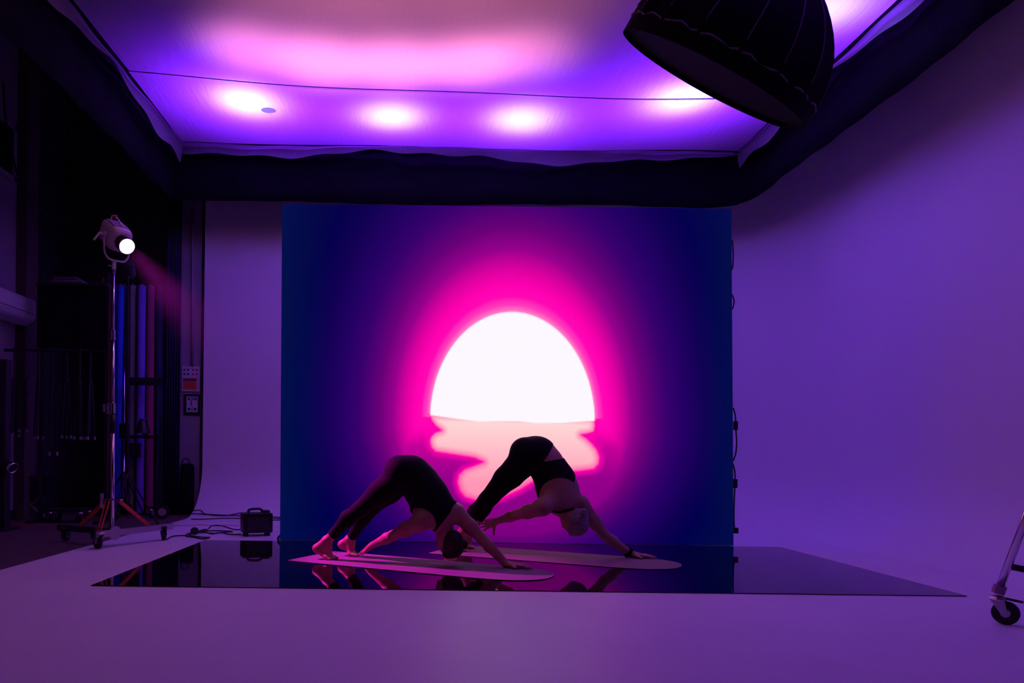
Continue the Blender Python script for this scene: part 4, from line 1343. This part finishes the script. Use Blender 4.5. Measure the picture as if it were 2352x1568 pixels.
def storage_frame():
    y = 8.05
    x0, x1 = at(10, 805, y).x, at(244, 805, y).x
    zr = at(130, 805, y).z
    root = thing("storage_frame", ((x0 + x1) / 2, y, 0), "black storage frame with a large black panel above its hanging rail", "rack")
    for x in (at(86, 655, y).x + 0.03, x1 - 0.01):
        MB().box((x, y + 0.06, 1.36), (0.035, 0.035, 2.73), bevel=0.003).build("post", M_blackmt, root)
        MB().box((x, y + 0.05, 0.012), (0.05, 0.5, 0.035)).build("foot_bar", M_blackmt, root)
    MB().tube([(x0, y, zr), (x1, y, zr)], 0.016, 10).build("rail", M_blackmt, root)
    a, b = at(86, 655, y), at(246, 800, y)
    MB().box(((a.x + b.x) / 2, y + 0.02, (a.z + b.z) / 2), (b.x - a.x, 0.04, a.z - b.z), bevel=0.004).build("panel", M_drape, root)
    MB().box(((a.x + b.x) / 2, y + 0.10, a.z + 0.01), (b.x - a.x, 0.26, 0.02)).build("shelf", M_blackmt, root)
    return y, zr, a.z + 0.02
FY, FZ, SHELF_Z = storage_frame()
def hanging_stand():
    """folded light stand hung by its column from the rail; origin at the hook"""
    root = thing("folded_light_stand", (0, 0, 0), "folded black light stand hanging feet-down from the storage rail", "light stand", "folded light stands on the rail")
    MB().tube([(0, 0, 0.01), (0, 0, -0.95)], 0.012, 8).build("column", M_blackmt, root)
    MB().tube([(0, 0.02, 0.012), (0, 0.0, 0.034), (0, -0.022, 0.015), (0, -0.022, -0.01)], 0.005, 6, smooth=4).build("hook", M_blackmt, root)
    for z in (-0.32, -0.50):
        MB().tube([(0, 0, z), (0, 0, z - 0.05)], 0.022, 10).box((0.032, 0, z - 0.025), (0.025, 0.012, 0.03)).build("clamp_collar", M_blackpl, root)
    for k in range(3):
        a = k * 2.094 + 0.5
        d = Vector((math.cos(a), math.sin(a), 0))
        lg = MB().tube([d * 0.022 + Vector((0, 0, -0.36)), d * 0.050 + Vector((0, 0, -0.98))], 0.009, 8).build("leg", M_blackmt, root)
        MB().tube([d * 0.050 + Vector((0, 0, -0.98)), d * 0.051 + Vector((0, 0, -1.015))], 0.013, 8).build("rubber_foot", mat("grey_rubber", (0.30, 0.28, 0.30), 0.7), lg)
    return root
hs = hanging_stand()
for i, (px, dz, rz) in enumerate(((34, 0.0, 0.2), (58, 0.05, 1.0), (90, -0.02, 0.4), (122, -0.19, 0.0), (155, -0.01, 1.5), (184, -0.02, 0.7), (208, -0.02, 2.2))):
    o = hs if i == 0 else copy_tree(hs)
    o.location = (at(px, 805, FY).x, FY, FZ + 0.0)
    o.rotation_euler = (0, 0, rz)
    k = 0.93 - dz * 1.02
    o.scale = (1, 1, k)
    o["label"] = ("%s folded black light stand from the pale wall along the storage rail" % ("first", "second", "third", "fourth", "fifth", "sixth", "seventh")[i]) + (", hanging lowest" if i == 3 else "")

def shelf_lamp():
    c = Vector((at(222, 645, FY).x, FY + 0.1, SHELF_Z))
    root = thing("lamp_bracket", c, "dark lamp bracket with a small red knob lying on the storage shelf", "bracket")
    MB().box(c + Vector((-0.04, 0, 0.03)), (0.16, 0.09, 0.06), bevel=0.012).build("bracket_body", M_blackpl, root)
    MB().tube([c + Vector((0.035, -0.02, 0.05)), c + Vector((0.045, -0.03, 0.085))], 0.010, 8).build("red_knob", mat("red_plastic", (0.6, 0.02, 0.02), 0.4), root)
    MB().tube([c + Vector((0.03, 0, 0.02)), c + Vector((0.05, 0, 0.05)), c + Vector((0.035, -0.01, 0.06))], 0.008, 6).build("arm", M_blackmt, root)
    c = Vector((at(150, 645, FY).x, FY + 0.1, SHELF_Z))
    b = thing("folded_cloth", c, "folded pale cloth lying along the storage shelf", "cloth")
    MB().box(c + Vector((0, 0, 0.026)), (0.36, 0.18, 0.050), bevel=0.02).build("cloth_layer", mat("mauve_cloth", (0.12, 0.09, 0.12), 0.9), b, smooth=True)
    MB().box(c + Vector((-0.02, 0, 0.068)), (0.26, 0.15, 0.034), bevel=0.014).build("cloth_layer", mat("mauve_cloth", (0.12, 0.09, 0.12), 0.9), b, smooth=True)
shelf_lamp()

def air_con():
    y0, y1, x0, x1, z0, z1 = 7.35, 8.34, -4.62, -4.385, 2.17, 2.465
    root = thing("air_conditioner", (x0, (y0 + y1) / 2, z0), "pale wall-mounted air conditioner above the hanging light stands", "air conditioner")
    prof = [(x0, z0 + 0.02), (x0 + 0.13, z0), (x1 - 0.02, z0 + 0.06), (x1, z0 + 0.11), (x1, z1 - 0.02), (x1 - 0.02, z1), (x0, z1)]
    n = len(prof)
    v = [(x, y0, z) for x, z in prof] + [(x, y1, z) for x, z in prof]
    f = [tuple(reversed(range(n))), tuple(range(n, 2 * n))] + [(i, (i + 1) % n, n + (i + 1) % n, n + i) for i in range(n)]
    MB().raw(v, f).build("casing", mat("white_plastic", (0.55, 0.53, 0.55), 0.45, var=0.03), root)
    MB().box((x1 - 0.001, (y0 + y1) / 2, z0 + 0.125), (0.008, y1 - y0 - 0.06, 0.006)).build("seam_groove", M_blackpl, root)
    for k in range(3):
        MB().box((x1 - 0.035 - 0.035 * k, (y0 + y1) / 2, z0 + 0.045 - 0.014 * k), (0.026, y1 - y0 - 0.1, 0.004), Matrix.Rotation(0.45, 3, 'Y')).build("louver", mat("white_plastic", (0.55, 0.53, 0.55), 0.45), root)
air_con()

def rear_stand():
    b = atz(285, 8.70, -0.006)
    root = thing("light_stand", b, "slim chrome light stand standing among the paper rolls", "light stand")
    t = at(285.5, 822, 8.70)
    MB().tube([b + Vector((0, 0, 0.12)), b + Vector((0, 0, 0.75))], 0.015, 10).build("lower_pole", M_chrome, root, smooth=True)
    MB().tube([b + Vector((0, 0, 0.75)), t], 0.011, 10).build("upper_pole", M_chrome, root, smooth=True)
    MB().tube([t, t + Vector((0, 0, 0.055))], 0.019, 10).build("spigot", M_blackpl, root)
    MB().box(Vector((b.x + 0.0, b.y, at(285, 990, 8.7).z)), (0.10, 0.07, 0.18), bevel=0.012).build("clamp", M_blackpl, root)
    for k in range(3):
        a = k * 2.094 + 1.1
        d = Vector((math.cos(a), math.sin(a), 0))
        MB().tube([b + Vector((0, 0, 0.55)), b + d * 0.30 + Vector((0, 0, 0.02))], 0.010, 8).build("leg", M_blackmt, root)
        MB().tube([b + Vector((0, 0, 0.18)), b + d * 0.15 + Vector((0, 0, 0.285))], 0.006, 6).build("brace", M_blackmt, root)
    # tall dark stand carrying an unlit lamp, seen under the glowing one
    b = atz(294, 7.6, -0.006)
    root = thing("light_stand", b, "thin black light stand with an unlit lamp behind the glowing lamp", "light stand")
    t = at(294, 640, 7.6)
    MB().tube([b + Vector((0, 0, 0.5)), t], 0.009, 8).build("pole", M_blackmt, root)
    for k in range(3):
        a = k * 2.094 + 0.3
        d = Vector((math.cos(a), math.sin(a), 0))
        MB().tube([b + Vector((0, 0, 0.55)), b + d * 0.30 + Vector((0, 0, 0.02))], 0.009, 8).build("leg", M_blackmt, root)
    lp = thing("studio_lamp", t, "unlit black lamp head on a thin stand behind the glowing lamp", "lamp")
    MB().lathe([(0.05, -0.09), (0.06, -0.07), (0.06, 0.06), (0.045, 0.08)], axis_matrix(t + Vector((0.01, 0, 0.10)), (0.2, -0.7, 0.6)), 18).build("housing", M_blackpl, lp, angle=40)
    MB().tube([t, t + Vector((0, 0, 0.06))], 0.014, 8).build("spigot", M_blackmt, lp)
rear_stand()

def floor_gear():
    # case on a low folding stool
    c = atz(84, 8.62, -0.006)
    root = thing("folding_stool", c, "low folding stool with thin metal legs carrying a black case", "stool")
    for (x0, y0, x1, y1) in ((-0.15, -0.12, 0.20, -0.16), (0.15, -0.12, -0.2, -0.16), (-0.15, 0.12, 0.2, 0.16), (0.15, 0.12, -0.2, 0.16)):
        MB().tube([c + Vector((x0, y0, 0.265)), c + Vector((x1, y1, 0.010))], 0.010, 8).build("leg", M_steel, root)
    MB().box(c + Vector((0, 0, 0.275)), (0.40, 0.32, 0.02), bevel=0.005).build("seat", M_blackpl, root)
    cs = thing("equipment_case", c + Vector((0, 0, 0.286)), "black equipment case resting on the low folding stool", "case")
    MB().box(c + Vector((0, 0, 0.286 + 0.105)), (0.42, 0.28, 0.206), bevel=0.014).build("shell", M_blackpl, cs, angle=40)
    MB().tube([c + Vector((-0.07, -0.145, 0.46)), c + Vector((-0.06, -0.17, 0.47)), c + Vector((0.06, -0.17, 0.47)), c + Vector((0.07, -0.145, 0.46))], 0.009, 8).build("handle", M_blackpl, cs)
    for x in (-0.13, 0.13): MB().box(c + Vector((x, -0.143, 0.41)), (0.03, 0.008, 0.04)).build("latch", M_steel, cs)
    # wheeled dolly
    d = atz(170, 8.0, -0.006)
    dl = thing("equipment_dolly", d, "low black wheeled dolly on the dark floor behind the stand", "dolly")
    MB().box(d + Vector((-0.10, 0.10, 0.135)), (0.40, 0.28, 0.03), bevel=0.005).build("deck", M_blackmt, dl)
    for (x, y) in ((0.06, 0.0), (-0.26, 0.0), (0.06, 0.2), (-0.26, 0.2)):
        caster(dl, d + Vector((x, y, 0)), 2.6, 0.05, 0.026)
    # cable reel
    r = atz(374, 8.6, -0.006)
    rl = thing("cable_reel", r, "round cable reel with a pale face standing at the curved wall's dark end", "reel")
    M = axis_matrix(r + Vector((0, 0, 0.085)), (0.35, -1, 0))
    MB().lathe([(0.082, -0.06), (0.082, -0.05), (0.05, -0.048), (0.05, 0.048), (0.082, 0.05), (0.082, 0.06)], M, 24).build("drum", M_blackpl, rl, angle=40)
    MB().lathe([(0.045, 0.0605), (0.045, 0.066)], M, 20).build("face_disc", mat("pale_pink_plastic", (0.35, 0.25, 0.25), 0.5), rl)
    # dark stand with a chrome-ended lamp at the far left wall
    b = atz(12, 7.2, -0.006)
    st = thing("light_stand", b, "black stand against the pale wall carrying a chrome-rimmed lamp", "light stand")
    MB().box(b + Vector((-0.05, 0, 0.84)), (0.16, 0.10, 1.64), bevel=0.01).build("column", M_blackmt, st)
    MB().box(b + Vector((-0.05, 0, 0.013)), (0.26, 0.30, 0.024), bevel=0.006).build("base", M_blackmt, st)
    c = at(22, 1070, 7.15)
    sl = thing("spot_lamp", c, "small black spot lamp with a bright chrome rim against the pale wall", "lamp")
    M = axis_matrix(c, (0.75, -0.3, -0.35))
    MB().lathe([(0.035, -0.10), (0.048, -0.07), (0.050, 0.035)], M, 18).build("housing", M_blackpl, sl, angle=40)
    MB().lathe([(0.053, 0.030), (0.055, 0.055), (0.047, 0.056), (0.045, 0.04)], M, 18, False, False).build("chrome_rim", M_chrome, sl, smooth=True)
    MB().lathe([(0.044, 0.038), (0.044, 0.042)], M, 18).build("lens", mat("dark_glass", (0.01, 0.01, 0.015), 0.08), sl)
    MB().tube([c, Vector((b.x + 0.03, b.y - 0.02, c.z))], 0.014, 8).build("arm", M_blackmt, sl)
floor_gear()
# cable looping down the dark left corner
tag(MB().tube([at(8, 190, 7.9), at(14, 280, 7.9), at(40, 400, 7.95), at(60, 440, 8.0), at(85, 475, 8.1), at(115, 498, 8.2), at(170, 512, 8.3)], 0.012, 8, smooth=6).build("hanging_cable", M_rubber, smooth=True), "thick black cable looping down across the pilaster", "cable")

# ================================================================== SOFTBOX ON A BOOM STAND
def softbox():
    c = at(1657, 152, 4.20)
    n = Vector((-0.44, 0.42, -0.81)).normalized()      # the way the mouth faces
    ax = -n
    R, D = 0.585, 0.60
    M = axis_matrix(c, ax, Vector((0.86, 0.0, -0.50)))
    root = thing("softbox", c, "large black ribbed octagonal softbox hanging under the lit ceiling silk", "softbox")
    N = 16
    def rad(t): return R * (1 - t ** 2) ** 0.75 if t < 1 else 0.0
    K = 12
    ts = [0.985 * (1 - (1 - i / K) ** 1.25) for i in range(K + 1)]
    for g in range(N):
        a0, a1 = 2 * math.pi * g / N, 2 * math.pi * (g + 1) / N
        verts, faces = [], []
        W = 4
        for t in ts:
            for w in range(W + 1):
                k = w / W
                p0 = Vector((math.cos(a0), math.sin(a0), 0)); p1 = Vector((math.cos(a1), math.sin(a1), 0))
                p = p0.lerp(p1, k) * rad(t) * (1 - 0.016 * math.sin(math.pi * k))
                verts.append(M @ (p + Vector((0, 0, t * D))))
        for i in range(K):
            for w in range(W):
                b = i * (W + 1) + w
                faces.append((b, b + 1, b + W + 2, b + W + 1))
        MB().raw(verts, faces).build("fabric_gore", M_softfab, root, smooth=True)
        q0 = Vector((math.cos(a0), math.sin(a0), 0))
        MB().tube([M @ (q0 * (rad(t) + 0.002) + Vector((0, 0, t * D))) for t in ts[1:]], 0.0035, 5).build("rib_seam", M_seam, root)
        # edge tape along the mouth, broken at each rib
        e = []
        for k in (0.05, 0.25, 0.5, 0.75, 0.95):
            pp = Vector((math.cos(a0), math.sin(a0), 0)).lerp(Vector((math.cos(a1), math.sin(a1), 0)), k) * (R + 0.003)
            e.append(M @ (pp + Vector((0, 0, 0.004 + 0.010 * math.sin(9 * k + g)))))
        MB().tube(e, 0.0055, 5, smooth=3).build("edge_tape", M_seam, root)
    def ring(r, z): return [M @ Vector((r * math.cos(2 * math.pi * g / 64), r * math.sin(2 * math.pi * g / 64), z)) for g in range(64)]
    a, b2 = ring(R * 0.998, 0.0), ring(R * 1.0, -0.085)
    MB().raw(a + b2, [(g, (g + 1) % 64, 64 + (g + 1) % 64, 64 + g) for g in range(64)]).build("front_lip", M_softfab, root, smooth=True)
    f = ring(R * 0.985, -0.055)
    MB().raw(f, [tuple(range(64))]).build("front_cloth", M_softfab, root)
    tip = M @ Vector((0, 0, D * 0.985))
    MB().lathe([(0.07, -0.03), (0.075, 0.0), (0.075, 0.06), (0.05, 0.07)], axis_matrix(tip, ax), 24).build("speed_ring", M_blackmt, root, angle=40)
    # flash head behind it belongs to the softbox mount
    h0 = tip + ax * 0.06
    MB().lathe([(0.055, 0.0), (0.065, 0.02), (0.065, 0.22), (0.05, 0.24)], axis_matrix(h0, ax), 20).build("flash_head", M_blackpl, root, angle=40)
    return tip + ax * 0.20
mount = softbox()
def boom_stand():
    P = Vector((3.00, 3.42, 0))
    root = thing("boom_stand", P, "chrome wheeled boom stand at the right holding up the softbox", "boom stand")
    top = 3.72
    MB().tube([P + Vector((0, 0, 0.30)), P + Vector((0, 0, 1.7))], 0.0225, 14).build("lower_pole", M_chrome, root, smooth=True)
    MB().tube([P + Vector((0, 0, 1.7)), P + Vector((0, 0, top))], 0.0175, 14).build("upper_pole", M_chrome, root, smooth=True)
    for z in (1.0, 1.7):
        MB().tube([P + Vector((0, 0, z - 0.05)), P + Vector((0, 0, z + 0.04))], 0.031, 14).build("collar", M_blackpl, root)
    ct = at(2300, 1433, 3.60); foot1 = Vector((2.792, 3.60, 0))
    # three legs with casters
    for k, (fx, fy) in enumerate(((2.792, 3.585), (3.30, 3.64), (3.02, 2.98))):
        f = Vector((fx, fy, 0)); d = (f - P); d.z = 0; d.normalize()
        foot = Vector((fx, fy, 0.150))
        up = P + Vector((0, 0, 1.0)) + d * 0.03
        MB().tube([foot, up], 0.0175, 14).build("leg", M_chrome, root, smooth=True)
        l0 = lerp(foot, up, 0.10)
        MB().tube([foot - (up - foot).normalized() * 0.004, foot + (up - foot).normalized() * 0.035], 0.027, 14).build("leg_cap", mat("mauve_plastic", (0.32, 0.16, 0.28), 0.5), root)
        MB().tube([foot + Vector((0, 0, -0.035)), foot], 0.010, 8).build("caster_stem", M_chrome, root)
        w = Vector((0.74, -0.67, 0)) * 0.03 if k == 0 else d * 0.02
        caster(root, (foot.x + w.x, foot.y + w.y, 0), -0.75 if k == 0 else math.atan2(d.y, d.x), 0.056, 0.034)
        if k == 0:
            MB().box(Vector((fx + 0.055, fy - 0.03, 0.118)), (0.07, 0.03, 0.012), Matrix.Rotation(0.2, 3, 'Y'), 0.003).build("brake_pedal", M_blackpl, root)
        b0, b1 = lerp(foot, up, 0.155), P + Vector((0, 0, 0.245))
        dd = (b1 - b0).normalized()
        MB().box((b0 + b1) / 2, (0.03, 0.010, (b1 - b0).length), axis_matrix((0, 0, 0), dd, (0, 0, 1)).to_3x3(), 0.002).build("brace", M_blackmt, root)
    MB().tube([P + Vector((0, 0, 0.20)), P + Vector((0, 0, 0.30))], 0.030, 12).build("collar", M_blackpl, root)
    T = P + Vector((0, 0, top))
    d = (mount - T)
    MB().tube([T - d * 0.35, T, T + d * 0.97], 0.016, 12).build("boom_arm", M_chrome, root, smooth=True)
    MB().box(T, (0.08, 0.08, 0.09), bevel=0.01).build("boom_clamp", M_blackpl, root)
    MB().box(T - d * 0.33, (0.12, 0.12, 0.16), bevel=0.015).build("counterweight", M_blackpl, root)
boom_stand()

# ================================================================== HAZE in the lamp's beam
def haze():
    c, R = Vector((-2.02, 5.88, 2.00)), 0.80
    m = bpy.data.materials.new("thin_stage_haze")
    m.use_nodes = True
    nt = m.node_tree
    nt.nodes.clear()
    out = nt.nodes.new("ShaderNodeOutputMaterial")
    vs = nt.nodes.new("ShaderNodeVolumeScatter")
    vs.inputs["Color"].default_value = (0.92, 0.92, 0.95, 1)
    vs.inputs["Anisotropy"].default_value = 0.0
    tc = nt.nodes.new("ShaderNodeTexCoord")
    ln = nt.nodes.new("ShaderNodeVectorMath"); ln.operation = 'LENGTH'
    mr = nt.nodes.new("ShaderNodeMapRange"); mr.interpolation_type = 'SMOOTHSTEP'
    mr.inputs["From Min"].default_value = 0.05; mr.inputs["From Max"].default_value = R
    mr.inputs["To Min"].default_value = 0.025; mr.inputs["To Max"].default_value = 0.0
    nz = nt.nodes.new("ShaderNodeTexNoise"); nz.inputs["Scale"].default_value = 3.0
    mu = nt.nodes.new("ShaderNodeMath"); mu.operation = 'MULTIPLY'
    nt.links.new(tc.outputs["Object"], ln.inputs[0])
    nt.links.new(tc.outputs["Object"], nz.inputs["Vector"])
    nt.links.new(ln.outputs["Value"], mr.inputs["Value"])
    nt.links.new(mr.outputs["Result"], mu.inputs[0])
    nt.links.new(nz.outputs["Fac"], mu.inputs[1])
    nt.links.new(mu.outputs[0], vs.inputs["Density"])
    nt.links.new(vs.outputs[0], out.inputs["Volume"])
    bm = bmesh.new()
    bmesh.ops.create_icosphere(bm, subdivisions=3, radius=R * 1.02)
    me = bpy.data.meshes.new("stage_haze")
    bm.to_mesh(me); bm.free()
    o = link("stage_haze", me, m)
    o.location = c
    tag(o, "thin violet haze hanging in the beam of the glowing studio lamp", "haze", kind="stuff")
haze()
